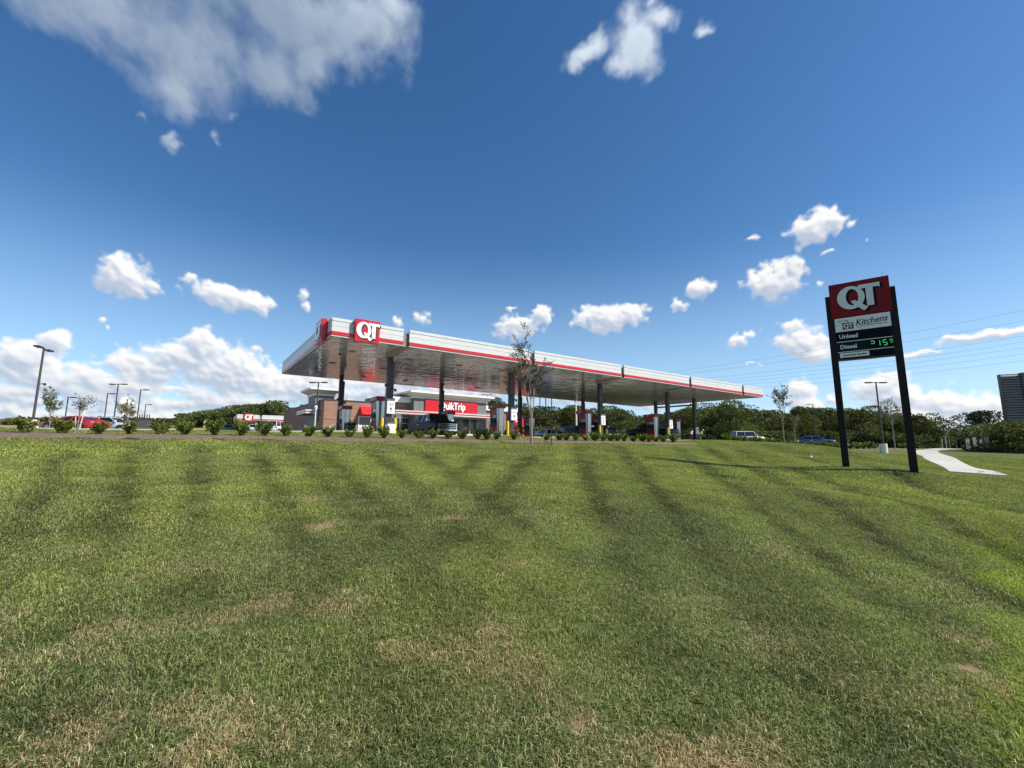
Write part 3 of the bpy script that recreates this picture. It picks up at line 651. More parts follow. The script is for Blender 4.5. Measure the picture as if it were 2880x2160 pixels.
MB().box((CL_-.9, 7.6, -.42), (CL_-.2, 13.4, -.30)).build('clearance_bar', BLACK(), canopy)

# price board on the front columns
for k in range(4):
    s, t = GAPS[k], 2.5; M = basis(tuple(MC @ Vector((s+.10, t-.30, -3.35))), (math.cos(CH), math.sin(CH), 0), (0,0,1))
    e = empty('notice_board', None, M=M); tag(e, ['white notice board on the column nearest the square logo sign', 'white notice board on the column behind the tall sapling', 'white notice board on the third front column, above a yellow bollard', 'white notice board on the fourth front column, above the dense hedge'][k], 'sign', 'notice boards on the front columns')
    MB().box((-.24, -.38, -.10), (.24, .38, 0)).build('panel', WHITE(), e, bevel=.01)
    MB().box((-.24, .39, -.12), (.24, .56, .0)).build('header', MGREY(), e)
    for y, w_, h_ in ((.20, .34, .035), (.12, .10, .02), (-.08, .12, .14), (-.24, .14, .03)):
        MB().box((-w_/2, y-h_/2, .002), (w_/2, y+h_/2, .006)).build('print', mat('grey_print', (.12,.12,.12), .6), e)
e = empty('notice_board', None, M=basis(tuple(MC @ Vector((GAPS[4]+.1, 5.35, -3.6))), (math.cos(CH), math.sin(CH), 0), (0,0,1))); tag(e, 'white notice board on the last column before the landscape workers', 'sign', 'notice boards on the front columns')
MB().box((-.24, -.38, -.10), (.24, .38, 0)).build('panel', WHITE(), e); MB().box((-.17, .12, .002), (.17, .18, .006)).build('print', mat('grey_print', (.12,.12,.12), .6), e)

# ---------------------------------------------------------------- pumps, bollards
def make_pump():
    e = empty('fuel_pump', (0,0,0))
    MB().box((-.28,-.46,.0),(.28,.46,2.02)).build('body', mat('pump_black', (.02,.02,.022), .35, var=.1), e, bevel=.02)
    for sy in (-1, 1):     # bowed stainless end, narrower at its foot
        rings = []
        for z, hw, bow in ((0.,.24,.05),(.5,.27,.07),(1.2,.31,.09),(2.05,.34,.10)):
            rings.append([(-hw, sy*.47, z)]+[(hw*math.cos(a), sy*(.47+bow*math.sin(a)), z) for a in (math.pi*(1-i/6) for i in range(7))]+[(hw, sy*.47, z)])
        if sy < 0: rings = [r[::-1] for r in rings]
        MB().loft(rings).build('end_panel', SILVER(), e, smooth=False)
    MB().box((-.38,-.66,2.06),(.38,.66,2.34)).build('crown', RED2(), e, bevel=.02)
    for sx in (-1, 1):
        x0, x1 = sorted((sx*.285, sx*.325))
        MB().box((x0,-.42,1.60),(x1,.42,2.02)).build('header_panel', RED2(), e)
        MB().box((x0,-.40,1.36),(x1,.10,1.57)).build('screen', mat('pump_screen', (.35,.37,.38), .2, var=.2), e)
        MB().box((x0,-.42,.04),(x1,.42,.72)).build('lower_panel', RED(), e)
        n_ = MB()
        for y in (-.24, 0, .24):
            n_.box((min(sx*.33, sx*.42), y-.05, 1.0), (max(sx*.33, sx*.42), y+.05, 1.28)).tube([(sx*.40,y,1.02),(sx*.47,y+.03,.6),(sx*.44,y+.05,.35),(sx*.34,y+.04,.8)], .018)
        n_.build('nozzles', BLACK(), e)
        MB().box((x0, .16,1.34),(x1,.40,1.56)).build('keypad', MGREY(), e)
    text('QT', .16, .004, 'crown_lettering', LETW(), e, basis((-.385, .2, 2.2), (0,-1,0), (0,0,1)), .9, .004)
    return e
PUMPS = [(0,4.3,'front','fuel pump at the near end of the canopy, beside the leftmost front column'),(1,4.4,'front','fuel pump left of the column behind the tall sapling'),(2,4.4,'front','fuel pump with a white dead tree rising behind it'),
         (3,4.4,'front','fuel pump left of the fourth front column, above the dense hedge'),(0,12.4,'rear','fuel pump in front of the plain brick wall, beside the leftmost column'),(1,12.5,'rear','fuel pump right behind the bonnet of the dark pickup truck'),
         (2,12.4,'rear','fuel pump seen just behind the pale trunk of the tall sapling'),(3,12.4,'rear','fuel pump nearly hidden behind the third front column'),(4,8.2,'last','fuel pump between the two columns at the far end of the canopy')]
pump0 = None
for k, t, row, lab in PUMPS:
    p = ST(GAPS[k], t); p.z = G(p.x, p.y) + .20
    if pump0 is None: o = pump0 = make_pump()
    else: o = copy_tree(pump0)
    o.location = p; o.rotation_euler.z = CH; tag(o, lab, 'fuel pump', 'fuel pumps under the canopy')
    isl = MB().box((-.55,-1.6,-.3),(.55,1.6,0)).build('pump_island', CONC(), None, bevel=.04); isl.location = p; isl.rotation_euler.z = CH; tag(isl, kind='structure')
def make_bollard():
    e = empty('bollard', (0,0,0)); MB().cyl((0,0,0),(0,0,.98),.085,n=14).cyl((0,0,.98),(0,0,1.04),.085,.03,n=14).build('post', YEL(), e, smooth=False)
    MB().cyl((0,0,0),(0,0,.05),.12,n=14).build('footing', CONC(), e); return e
b0 = None
for (px, Y, lab) in ((1073,26.3,'yellow bollard right of the nearest silver pump'),(1110,25.6,'yellow bollard beside the white box, left of the pickup truck'),(1428,30.4,'yellow bollard in front of the column behind the tall sapling'),
                (1457,39.,'yellow bollard in front of the bright red car'),(1688,35.6,'yellow bollard under the white notice board on the third front column'),(1707,39.8,'short yellow bollard right of the third front column'),(1881,40.6,'yellow bollard at the right end of the dense hedge')):
    p = at(px, 1230, Y); p.z = G(p.x, p.y) + .04
    o = b0 = make_bollard() if b0 is None else b0
    if lab != 'yellow bollard right of the nearest silver pump': o = copy_tree(b0)
    o.location = p; tag(o, lab, 'bollard', 'yellow bollards by the pumps')
p = at(1097, 1220, 24.6); p.z = G(p.x, p.y)+.05
e = empty('litter_bin', p, CH, 'white box shaped bin between two yellow bollards', 'bin'); MB().box((-.22,-.2,0),(.22,.2,.62)).build('bin_body', WHITE(), e, bevel=.02); MB().box((-.23,-.21,.63),(.23,.21,.68)).build('bin_lid', MGREY(), e)
p = ST(GAPS[0]+.2, 11.3); p.z = G(p.x, p.y)+.2
e = empty('litter_bin', p, CH, 'black litter bin in front of the brick wall, by the leftmost rear pump', 'bin'); MB().box((-.3,-.3,0),(.3,.3,.85)).build('bin_body', BLACK(), e, bevel=.03); MB().box((-.36,-.36,.86),(.36,.36,1.02)).build('bin_lid', BLACK(), e, bevel=.03)
# white parking sign posts in front of the shop
for px, lab in ((1109,'narrow white parking sign left of the shop door'), (1171,'narrow white parking sign behind the rear of the pickup truck')):
    p = at(px, 1200, 44.); p.z = G(p.x, p.y)
    e = empty('parking_sign', p, CH, lab, 'sign', 'parking signs at the shop front'); MB().cyl((0,0,0),(0,0,2.3),.03,n=8).build('pole', MGREY(), e)
    MB().box((-.15,-.04,1.7),(.15,-.02,2.45)).build('plate', WHITE(), e); MB().box((-.09,-.045,1.82),(.09,-.042,1.98)).build('symbol', mat('sign_blue', (.02,.10,.4), .5), e)

# ---------------------------------------------------------------- shop building
BH = math.radians(38.); BLp = at(907, 1222, 48.5); BLp.z = .88
def brick_mat():
    m = bpy.data.materials.new('brown_brick'); m.use_nodes = True; t = NT(m.node_tree); b = m.node_tree.nodes['Principled BSDF']
    co = t.n('ShaderNodeTexCoord').outputs['Object']; s_ = t.n('ShaderNodeSeparateXYZ', {0: co})
    v = t.n('ShaderNodeCombineXYZ', {0: t.m('ADD', s_.outputs[0], s_.outputs[1]), 1: s_.outputs[2], 2: 0.}).outputs[0]
    br = t.n('ShaderNodeTexBrick', {'Vector': v, 'Color1': (.33,.165,.105,1), 'Color2': (.23,.12,.08,1), 'Mortar': (.27,.22,.18,1), 'Scale': 1., 'Mortar Size': .008, 'Brick Width': .24, 'Row Height': .08, 'Mortar Smooth': .2})
    nz = t.rng(t.noise(t.vm('MULTIPLY', v, (.6, 5., 1)), 1.2, 4.), .3, .7, .8, 1.25)
    c = t.vm('MULTIPLY', br.outputs[0], t.n('ShaderNodeCombineXYZ', {0: nz, 1: nz, 2: nz}).outputs[0])
    m.node_tree.links.new(c, b.inputs['Base Color']); b.inputs['Roughness'].default_value = .85
    bn = t.n('ShaderNodeBump', {'Height': br.outputs[1], 'Strength': -.4, 'Distance': .01}); m.node_tree.links.new(bn.outputs[0], b.inputs['Normal']); return m
BRK = brick_mat()
GPAN = mat('grey_wall_panel', (.155, .155, .15), .6, var=.05); CREAM = mat('cream_cornice', (.62, .56, .42), .6, var=.05); WTR = mat('white_trim', (.78,.78,.74), .5, var=.04); DPAN = mat('dark_wall_panel', (.045,.045,.048), .6)
shop = empty('shop_building', BLp, BH, 'brick convenience shop with grey panels, cream cornices and a wide red sign reading QuikTrip', 'shop')
def sb(name, a, b, m, parent=None, bevel=0.): return MB().box(a, b).build(name, m, parent or shop, bevel=bevel)
sb('brick_wall', (0, 0, 0), (7.4, 20, 4.42), BRK); sb('coping', (-.06,-.06,4.423), (7.46, 20.06, 4.56), DGREY())
sb('upper_block', (7.41, .3, 4.705), (21., 18, 5.3), DGREY())
sb('roof_unit', (8.2, 9, 5.32), (10.0, 10.5, 6.0), BLACK())
for z in (1.05, 2.3): sb('joint_band', (-.004, -.006, z), (7.0, -.001, z+.05), mat('brick_joint', (.10,.06,.05), .8))
sb('grey_wall', (7.403, .0, 0), (9.96, 20, 4.7), GPAN); sb('brick_wall', (8.2, -.06, 3.4), (9.5, -.003, 4.69), BRK)
def cornice(x0, x1, y0, z0, z1, out, y1=None, name='cornice'):
    y1 = y0+6 if y1 is None else y1; h = z1-z0
    c_ = MB().add([(x0, y0, z0+.18), (x1, y0, z0+.18), (x1, y1, z0+.18), (x0, y1, z0+.18), (x0-out, y0-out, z1-.22), (x1+out, y0-out, z1-.22), (x1+out, y1+out, z1-.22), (x0-out, y1+out, z1-.22)], [(0,3,2,1),(4,5,6,7),(0,1,5,4),(1,2,6,5),(2,3,7,6),(3,0,4,7)]).build(name, CREAM, shop)
    MB().box((x0-.1, y0-.1, z0), (x1+.1, y1+.1, z0+.178)).build('lower_moulding', WTR, c_)
    MB().box((x0-out-.06, y0-out-.06, z1-.218), (x1+out+.06, y1+out+.06, z1)).build('upper_moulding', WTR, c_)
sb('parapet_band', (7.2, -.25, 4.703), (9.955, .29, 5.35), WTR); sb('parapet_band', (20.52, -.25, 4.4), (25.0, 8, 5.05), WTR)
sb('tower_wall', (9.96, -1.2, 0), (20.5, 6, 5.25), GPAN); cornice(9.96, 20.5, -1.2, 5.253, 6.05, .75)
for x in (10.7, 19.8): sb('panel_joint', (x, -1.206, 3.6), (x+.03, -1.201, 5.2), DGREY())
sb('grey_wall', (20.503, 0, 0), (21.6, 20, 4.39), GPAN); sb('brick_wall', (21.603, 0, 0), (25.0, 20, 4.39), BRK)
sgn = sb('wide_sign', (11.38, -1.36, 3.68), (19.0, -1.203, 5.2), RED())
Ms = basis((15.2, -1.37, 4.46), (1,0,0), (0,0,1))
text('QuikTrip', 1.26, .03, 'sign_shadow', BLK2(), sgn, Ms @ Matrix.Translation((.07, -.07, .0)), .80, .045)
text('QuikTrip', 1.26, .05, 'sign_lettering', LETW(), sgn, Ms @ Matrix.Translation((0, 0, .04)), .80, .035)
def awning(x0, x1, y0, y1, z0, z1, cols):
    a = sb('entrance_awning', (x0+.03, y0+.03, z0+.02), (x1-.03, y1, z1-.02), DGREY()); n = len(cols); h = (z1-z0)/n
    for i, m in enumerate(cols): MB().box((x0, y0, z0+i*h+.003), (x1, y1-.01, z0+(i+1)*h-.003)).build('awning_band', m, a)
awning(7.0, 21.8, -2.7, -1.21, 3.14, 3.56, (WALU(), RED(), WALU()))
# shop front below the awning
for x0, x1, nm in ((10.2,13.0,'window'),(13.2,16.4,'window'),(16.6,19.2,'window')):
    f_ = sb(nm, (x0, -1.28, .75), (x1, -1.21, 3.05), mat('window_frame', (.45,.46,.46), .4, metal=.6)); k = 2
    for i in range(k): MB().box((x0+.06+i*(x1-x0)/k, -1.30, .82), (x0-.06+(i+1)*(x1-x0)/k, -1.282, 2.98)).build('pane', GLASS(), f_)
pl = sb('plinth_wall', (15.2, -1.55, 0), (19.4, -1.30, .92), BRK); MB().box((15.1,-1.62,.923),(19.5,-1.28,1.06)).build('sill', WTR, pl)
def doorset(x0, x1, y):
    f_ = sb('door', (x0, y-.09, 0), (x1, y-.02, 2.9), mat('door_frame', (.5,.51,.51), .35, metal=.6)); w_ = (x1-x0)/2
    for i in range(2):
        MB().box((x0+.08+i*w_, y-.12, .12), (x0-.05+(i+1)*w_, y-.092, 2.15)).build('pane', GLASS(), f_); MB().box((x0+.08+i*w_, y-.12, 2.25), (x0-.05+(i+1)*w_, y-.092, 2.82)).build('pane', GLASS(), f_)
    MB().box((x0+w_-.06, y-.16, .9), (x0+w_-.02, y-.121, 1.3)).build('handle', CHROME(), f_)
doorset(7.7, 9.8, 0.); doorset(21.9, 23.6, 0.)
wn_ = sb('window', (3.75, -.08, .75), (5.25, -.01, 2.85), WTR)
MB().box((3.86,-.10,1.85),(5.14,-.082,2.72)).build('pane', GLASS(), wn_); MB().box((3.86,-.10,.85),(5.14,-.082,1.78)).build('poster', mat('poster_mix', (.6,.6,.58), .5, var=.6, vscale=2.5), wn_)
aw = MB().add([(3.85,-1.0,3.0),(5.35,-1.0,3.0),(5.2,-.01,3.95),(3.9,-.01,3.95),(3.85,-.01,3.0),(5.35,-.01,3.0)], [(0,1,2,3),(0,3,4),(1,5,2),(3,2,5,4),(0,4,5,1)]).build('window_awning', mat('bright_red_fabric', (.75,.015,.02), .5), shop)
for i in range(5): MB().cyl((3.9+i*.35,-1.01,3.0),(3.93+i*.31,-.02,3.96),.018,n=5).build('awning_rib', RED2(), aw)
# side tower and awning on the left wall
sb('side_tower_wall', (-.45, 2.0, 0), (1.6, 5.0, 5.1), GPAN); cornice(-.45, 1.6, 2.0, 5.103, 5.9, .7, 5.0)
awn = MB().box((-1.5, 1.4, 3.0), (-.46, 5.4, 3.42)).build('side_awning', DGREY(), shop)
for z, m in ((3.0, WALU()), (3.14, RED()), (3.28, WALU())): MB().box((-1.53, 1.37, z+.003), (-.47, 5.43, z+.137)).build('awning_band', m, awn)
for y in (6.6, 9.2): sb('side_door', (-.06, y, 0), (-.004, y+1.1, 2.1), MGREY())
sb('gutter', (.3, 12.0, 4.57), (7., 12.3, 4.9), DGREY()); sb('vent_pipe', (4.4, 6, 4.57), (4.6, 6.2, 5.4), WTR)
# right side entrance
sb('brick_wall', (25.003, -.3, 0), (28.4, 20, 3.95), BRK); sb('parapet_band', (25.1, -.5, 4.4), (27.2, 3, 5.0), WTR)
qs = sb('small_sign', (25.6, -.62, 2.75), (27.8, -.31, 3.75), RED()); mono_logo(qs, LETW(), BLK2(), 1.5, 1.0, basis((26.6, -.63, 3.27), (1,0,0), (0,0,1)), .03)
sb('small_awning', (25.2, -1.5, 2.45), (28.2, -.63, 2.72), RED())

# ---------------------------------------------------------------- second canopy, far left
p = at(666, 1183, 78.); M2 = Matrix.Translation((p.x, p.y, 5.05)) @ Matrix.Rotation(CH, 4, 'Z')
c2 = make_canopy('fuel_canopy', M2, 30, 9, .98, [3.6, 9.6, 15.6, 21.6, 27.6], 20, 1, 'smaller low white and red canopy far behind on the left, left of the brick shop')
canopy_sign(c2, basis((1.75, -.30, .46), (1,0,0), (0,0,1)), 1.35, 1.35)
for i in range(4):
    MB().box((3.6+i*6-.15, 2.2, -4.15), (3.6+i*6+.15, 2.5, 0)).build('column', colm, c2); MB().box((3.6+i*6-.15, 6.6, -4.15), (3.6+i*6+.15, 6.9, 0)).build('column', colm, c2)

# ---------------------------------------------------------------- price sign
pL, pR = at(2380, 1314, 16.3), at(2571, 1326, 15.2)
sd = Vector((pR.x-pL.x, pR.y-pL.y, 0)); SW = sd.length; sd.normalize()
ztop = at(2330, 837, 16.3).z; zl = lambda y: at(2345, y, 16.25).z
O = Vector((pL.x, pL.y, 0)) - sd*.0
sign = empty('pylon_sign', None, M=basis((O.x, O.y, 0), tuple(sd), (0,0,1))); tag(sign, 'tall fuel price sign on two black posts standing on the grass slope', 'sign')
NAVY = mat('sign_black', (.004,.005,.010), .6, var=.2, spec=.08)
for x in (0, SW): MB().box((x-.105, G((pL+sd*x).x, (pL+sd*x).y)-.3, -.12), (x+.105, ztop, .12)).build('post', mat('black_post', (.006,.006,.007), .55, spec=.2), sign, bevel=.008)
x0, x1 = .115, SW-.115
MB().box((x0-.03, zl(1016), -.14), (x1+.03, zl(807)-.03, .10)).build('cabinet', BLACK(), sign)
rp = MB().box((x0-.08, zl(900), -.17), (x1+.08, zl(806), .155)).build('logo_panel', mat('sign_red', (.17,.002,.006), .5, var=.12, vscale=1.2, spec=.2), sign, bevel=.02)
hR = zl(806)-zl(900); wR = x1-x0+.1
mono_logo(rp, mat('sign_white', (.58,.62,.63), .4, var=.03), NAVY, wR*.80, hR*.92, basis(((x0+x1)/2-.03, (zl(806)+zl(900))/2+.02, .158), (1,0,0), (0,1,0)), .02)
kp = MB().box((x0, zl(938), .10), (x1, zl(901), .135)).build('kitchen_panel', mat('sign_pale', (.66,.68,.69), .35, var=.03), sign)
kz = (zl(938)+zl(901))/2; kh = zl(901)-zl(938)
Mk = lambda x, y, z=.14: basis((x, y, z), (1,0,0), (0,1,0))
text('Kitchens', kh*.62, .004, 'kitchen_lettering', BLK2(), kp, Mk(x0+wR*.615, kz+.03) @ Matrix.Rotation(.06, 4, 'Z'), .82, .004, .35)
MB().tube([(x0+wR*.38, kz-kh*.30, .14), (x0+wR*.5, kz-kh*.24, .14), (x0+wR*.7, kz-kh*.22, .14), (x0+wR*.88, kz-kh*.24, .14)], .009).build('swash', BLK2(), kp)
bx_ = MB().box((x0+wR*.13, kz-kh*.36, .136), (x0+wR*.32, kz+kh*.12, .142)).build('small_logo', mat('maroon_print', (.12,.008,.02), .4), kp)
mono_l = MB()
text('QT', kh*.44, .004, 'small_logo_lettering', mat('sign_white', (.8,.8,.8), .4), kp, Mk(x0+wR*.225, kz-kh*.13, .146), .85, .008)
MB().tube([(x0+wR*.14, kz+kh*.13, .142), (x0+wR*.06, kz+kh*.24, .142), (x0+wR*.08, kz+kh*.34, .142), (x0+wR*.14, kz+kh*.30, .142)], .006).tube([(x0+wR*.16, kz+kh*.20, .142), (x0+wR*.20, kz+kh*.33, .142), (x0+wR*.22, kz+kh*.19, .142), (x0+wR*.24, kz+kh*.36, .142)], .006).build('hat_drawing', BLK2(), kp)
LG = mat('sign_grey_letter', (.62,.64,.66), .4, var=.02)
MB().box((x0, zl(965), .10), (x1, zl(939), .13)).build('price_panel', NAVY, sign)
text('Unlead', .205, .004, 'lettering', LG, sign, Mk(x0+.08, (zl(965)+zl(939))/2, .135), .95, .005, align='LEFT')
MB().box((x0, zl(967), .10), (x1, zl(965.3), .14)).build('divider', LG, sign)
MB().box((x0, zl(993), .10), (x0+wR*.54, zl(967.2), .13)).build('diesel_panel', mat('dark_green_sign', (.002,.020,.014), .6, spec=.08), sign)
MB().box((x0+wR*.54+.005, zl(993), .10), (x1, zl(967.2), .125)).build('price_display', NAVY, sign)
text('Diesel', .205, .004, 'lettering', LG, sign, Mk(x0+.08, (zl(993)+zl(967))/2-.01, .135), .95, .005, align='LEFT')
MB().box((x0, zl(995), .10), (x1, zl(993.3), .14)).build('divider', LG, sign)
MB().box((x0, zl(1013), .10), (x1, zl(995.2), .12)).build('price_panel', NAVY, sign)
MB().box((x0+.05, zl(1009.5), .12), (x0+wR*.53, zl(997), .13)).build('white_panel', mat('sign_pale', (.5,.5,.5)), sign)
text('Guaranteed Gasoline', .10, .004, 'lettering', BLK2(), sign, Mk(x0+.05+wR*.255, (zl(1009.5)+zl(997))/2, .134), .78, .002)
LED = mat('green_led', (.06, .75, .18), .5, emit=.4, var=0.)
def seg7(x, y, h, segs, nm):
    w_ = h*.55; th = h*.10; mb = MB(); S = {'a':((0,h),(w_,h)),'b':((w_,h),(w_,h/2)),'c':((w_,h/2),(w_,0)),'d':((0,0),(w_,0)),'e':((0,0),(0,h/2)),'f':((0,h/2),(0,h)),'g':((0,h/2),(w_,h/2))}
    for s_ in segs:
        (ax, ay), (bx, by) = S[s_]
        if ax == bx: mb.box((x+ax-th/2, y+min(ay,by)+th*.6, .126), (x+ax+th/2, y+max(ay,by)-th*.6, .132))
        else: mb.box((x+ax+th*.6, y+ay-th/2, .126), (x+bx-th*.6, y+ay+th/2, .132))
    mb.build(nm, LED, sign)
yb = zl(991)
seg7(x0+wR*.57, yb+.06, .19, 'abg', 'digit'); seg7(x0+wR*.66, yb+.06, .19, 'bc', 'digit'); seg7(x0+wR*.775, yb+.06, .19, 'afgcd', 'digit'); seg7(x0+wR*.885, yb+.13, .12, 'abfgcd', 'digit')
for x in (.2, SW-.2): MB().cyl((x, ztop+.1, 0), (x+.01, ztop+.62, 0), .006, n=5).build('bird_spike', mat('pale_wire', (.5,.5,.5)), sign)

# ---------------------------------------------------------------- vegetation
def leaf_mat(name, c0, c1, rough=.45, tl=.25):
    m = bpy.data.materials.new(name); m.use_nodes = True; t = NT(m.node_tree); b = m.node_tree.nodes['Principled BSDF']
    l = t.n('ShaderNodeSeparateColor', {0: t.n('ShaderNodeAttribute', attribute_name='leaf').outputs['Color']})
    oi = t.n('ShaderNodeObjectInfo').outputs['Random']
    c = t.mix(l.outputs[0], c0, c1); c = t.mix(t.m('MULTIPLY', l.outputs[1], .55), c, (c1[0]*1.5, c1[1]*1.05, c1[2]*.8))
    c = t.n('ShaderNodeHueSaturation', {'Hue': t.rng(oi, 0, 1, .485, .515), 'Value': t.rng(oi, 0, 1, .85, 1.15), 'Color': c}).outputs[0]
    m.node_tree.links.new(c, b.inputs['Base Color']); b.inputs['Roughness'].default_value = rough; b.inputs['Specular IOR Level'].default_value = .4
    tr = t.n('ShaderNodeBsdfTranslucent', {'Color': t.vm('MULTIPLY', c, (1.3, 1.4, .6))})
    ms = t.n('ShaderNodeMixShader', {0: tl, 1: b.outputs[0], 2: tr.outputs[0]}); m.node_tree.links.new(ms.outputs[0], m.node_tree.nodes['Material Output'].inputs[0]); return m
SHRUBL = leaf_mat('shrub_leaf', (.05,.09,.018), (.17,.24,.05), .35)
FLOWER = mat('cream_flower', (.75,.70,.52), .6, var=.1)
SAPL = leaf_mat('sapling_leaf', (.05,.06,.026), (.13,.125,.05)); WOODL = leaf_mat('woodland_leaf', (.032,.050,.014), (.12,.145,.038), .75, .2)
DARKL = leaf_mat('dark_leaf', (.012,.026,.012), (.04,.06,.022), .55, .12); BARK = mat('pale_bark', (.25,.21,.17), .85, var=.25, vscale=6, bump=.4); DBARK = mat('dark_bark', (.09,.075,.06), .9, var=.3)
def leaves(centers, nrm, size, asp, r, fold=.0):
    """diamond leaves (2 triangles as quads) at centres, pointing along nrm with scatter"""
    n = len(centers); d = nrm + r.normal(0, .55, (n, 3)); d /= np.linalg.norm(d, axis=1)[:,None]
    s = np.cross(d, r.normal(0, 1, (n, 3))); s /= np.linalg.norm(s, axis=1)[:,None]+1e-6
    L = (size*(.65+.7*r.random(n)))[:,None]; w = L*asp/2
    V = np.stack([centers, centers+d*L*.5+s*w, centers+d*L, centers+d*L*.5-s*w], 1).reshape(-1, 3); i = np.arange(n)*4
    return V, np.stack([i, i+1, i+2, i+3], -1), np.repeat(np.stack([r.random(n), r.random(n)**3, r.random(n), np.ones(n)], -1), 4, 0)
def shrub_mesh(seed):
    r = np.random.default_rng(seed); n = 560; ns = 18
    az_ = r.random(ns)*6.283; sp = .06+.21*r.random(ns)**.8; tips = np.stack([np.cos(az_)*sp, np.sin(az_)*sp, .27+.19*r.random(ns)], -1)
    k = r.integers(0, ns, n); u = .18+.82*r.random(n)**.7; c = tips[k]*u[:,None]; c[:,:2] *= (.6+.4*u[:,None]); c += r.normal(0, .016, (n, 3))
    nr = tips[k]*[2.2, 2.2, 1.2]; nr = nr/np.linalg.norm(nr, axis=1)[:,None] + r.normal(0, .35, (n, 3))
    V, F, A = leaves(c, nr, .082, .52, r); st = MB()
    for q in tips: st.tube([(0,0,-.03), (q[0]*.45, q[1]*.45, q[2]*.5), tuple(q)], .005, 4)
    return V, F, A, st
SHV = []
for k in range(6):
    V, F, A, st = shrub_mesh(500+k); o = bake(rng, V, F, 'foliage', SHRUBL, None, {'leaf': A}); me = o.data; bpy.data.objects.remove(o)
    o = st.build('stems', DBARK); ms_ = o.data; bpy.data.objects.remove(o); SHV.append((me, ms_))
def shrub(p, sc, lab, grp_, seed, flowers=0):
    me, ms_ = SHV[seed % 6]; e = empty('shrub', p, random.random()*6.28, lab, 'shrub', grp_); e.scale = (sc[0], sc[0], sc[1]); link('foliage', me, e); link('stems', ms_, e)
    if flowers:
        mb = MB()
        for i in range(flowers):
            a, rr, z = random.random()*6.28, .05+.17*random.random(), .30+.25*random.random()
            mb.add([(rr*math.cos(a)+random.uniform(-.03,.03), rr*math.sin(a)+random.uniform(-.03,.03), z+random.uniform(-.03,.03)) for _ in range(5)], [(0,1,2),(0,2,3),(0,3,4)])
        mb.build('flowers', FLOWER, e)
ROW = [(65,'first from the left, before the white lamp base'),(168,'in front of the red car nose'),(275,'in front of the red car tail'),(365,'in front of the pale car'),(450,'with cream flowers beside the grey board fence'),
 (520,'between the fence and the yellow field'),(604,'below the dark pines, left of the small canopy'),(677,'under the left end of the small far canopy'),(742,'under the middle of the small far canopy'),(805,'just left of the brick shop corner'),
 (867,'below the shop side awning'),(922,'with tall cream flowers before the brick wall'),(983,'under the leftmost rear fuel pump'),(1033,'below the red window awning'),(1080,'at the foot of the nearest front column'),(1130,'left of the dark pickup truck wheels'),
 (1180,'below the rear wheel of the dark pickup'),(1217,'below the pickup truck door'),(1262,'below the pickup truck grille'),(1302,'below the brick window plinth'),(1341,'left of the second front pump'),(1368,'just below the second front pump'),(1396,'below the ribbed silver pump end'),
 (1447,'below the bright red car'),(1538,'right of the pale tree stake'),(1572,'in front of the small white car'),(1592,'left of the third front pump'),(1618,'below the white dead tree'),(1650,'below the third front pump'),(1672,'left of the yellow bollard at the third column'),
 (1697,'right of the yellow bollard at the third column'),(1716,'below the black pickup hood'),(1737,'below the chrome bumper of the black pickup'),(1758,'right of the black pickup bumper'),(1782,'in the gap before the second chrome bumper'),(1806,'left of the fourth front pump'),(1826,'below the fourth front pump'),
 (1846,'below the far rear column'),(1866,'left of the last yellow bollard'),(1893,'round and last in the row, below the farthest pump')]
random.seed(11)
for i, (px, w_) in enumerate(ROW):
    r = ray(px, 1240); u = r.x/r.y; dd = 22.2 + random.uniform(-.12, .12); Y = dd/(1-TN*u); p = Vector((u*Y, Y, 0)); p.z = G(p.x, p.y)+.03
    s = (1.05+random.uniform(-.22,.20)); big = 1.25 if px in (1893, 1716, 1737) else 1.0
    fl = {922: 9, 450: 3, 65: 2, 275: 1, 365: 2, 742: 2}.get(px, 0)
    shrub(p, (s*1.05*big, s*.98*(1.0 if px < 1480 else .92)*big), 'low green shrub '+w_, 'shrubs along the mulch bed', i, fl)
hedge_px = [2046,2062,2078,2094,2110,2125,2140,2156,2170,2184,2215,2232,2248,2263,2278,2293,2308,2322,2336,2350,2364,2392,2410,2428,2446,2462,2540,2556]
Yb = lambda px: np.interp(px, [2030,2137,2227,2369,2470,2560], [43.5,44.2,46,48.8,52,56])
for i, px in enumerate(hedge_px):
    Y = float(Yb(px))+random.uniform(-.2,.2); r = ray(px, 1260); p = Vector((Y*r.x/r.y, Y, 0)); p.z = G(p.x, p.y)+.03
    where = 'in front of the white off-road car' if px < 2145 else 'beside the second sapling' if px < 2200 else 'in front of the blue car' if px < 2360 else 'between the posts of the tall price sign' if px < 2480 else 'right of the white lamp base'
    side_ = ('leftmost', 'second', 'third', 'fourth', 'fifth', 'sixth', 'seventh', 'eighth', 'ninth', 'tenth', 'eleventh', 'twelfth')
    same = [q for q in hedge_px if (q < 2145) == (px < 2145) and (q < 2200) == (px < 2200) and (q < 2360) == (px < 2360) and (q < 2480) == (px < 2480)]
    shrub(p, (1.9, 1.55+random.uniform(-.2,.2)), side_[same.index(px)]+' hedge shrub '+where, 'hedge shrubs round the far car park', i+3)

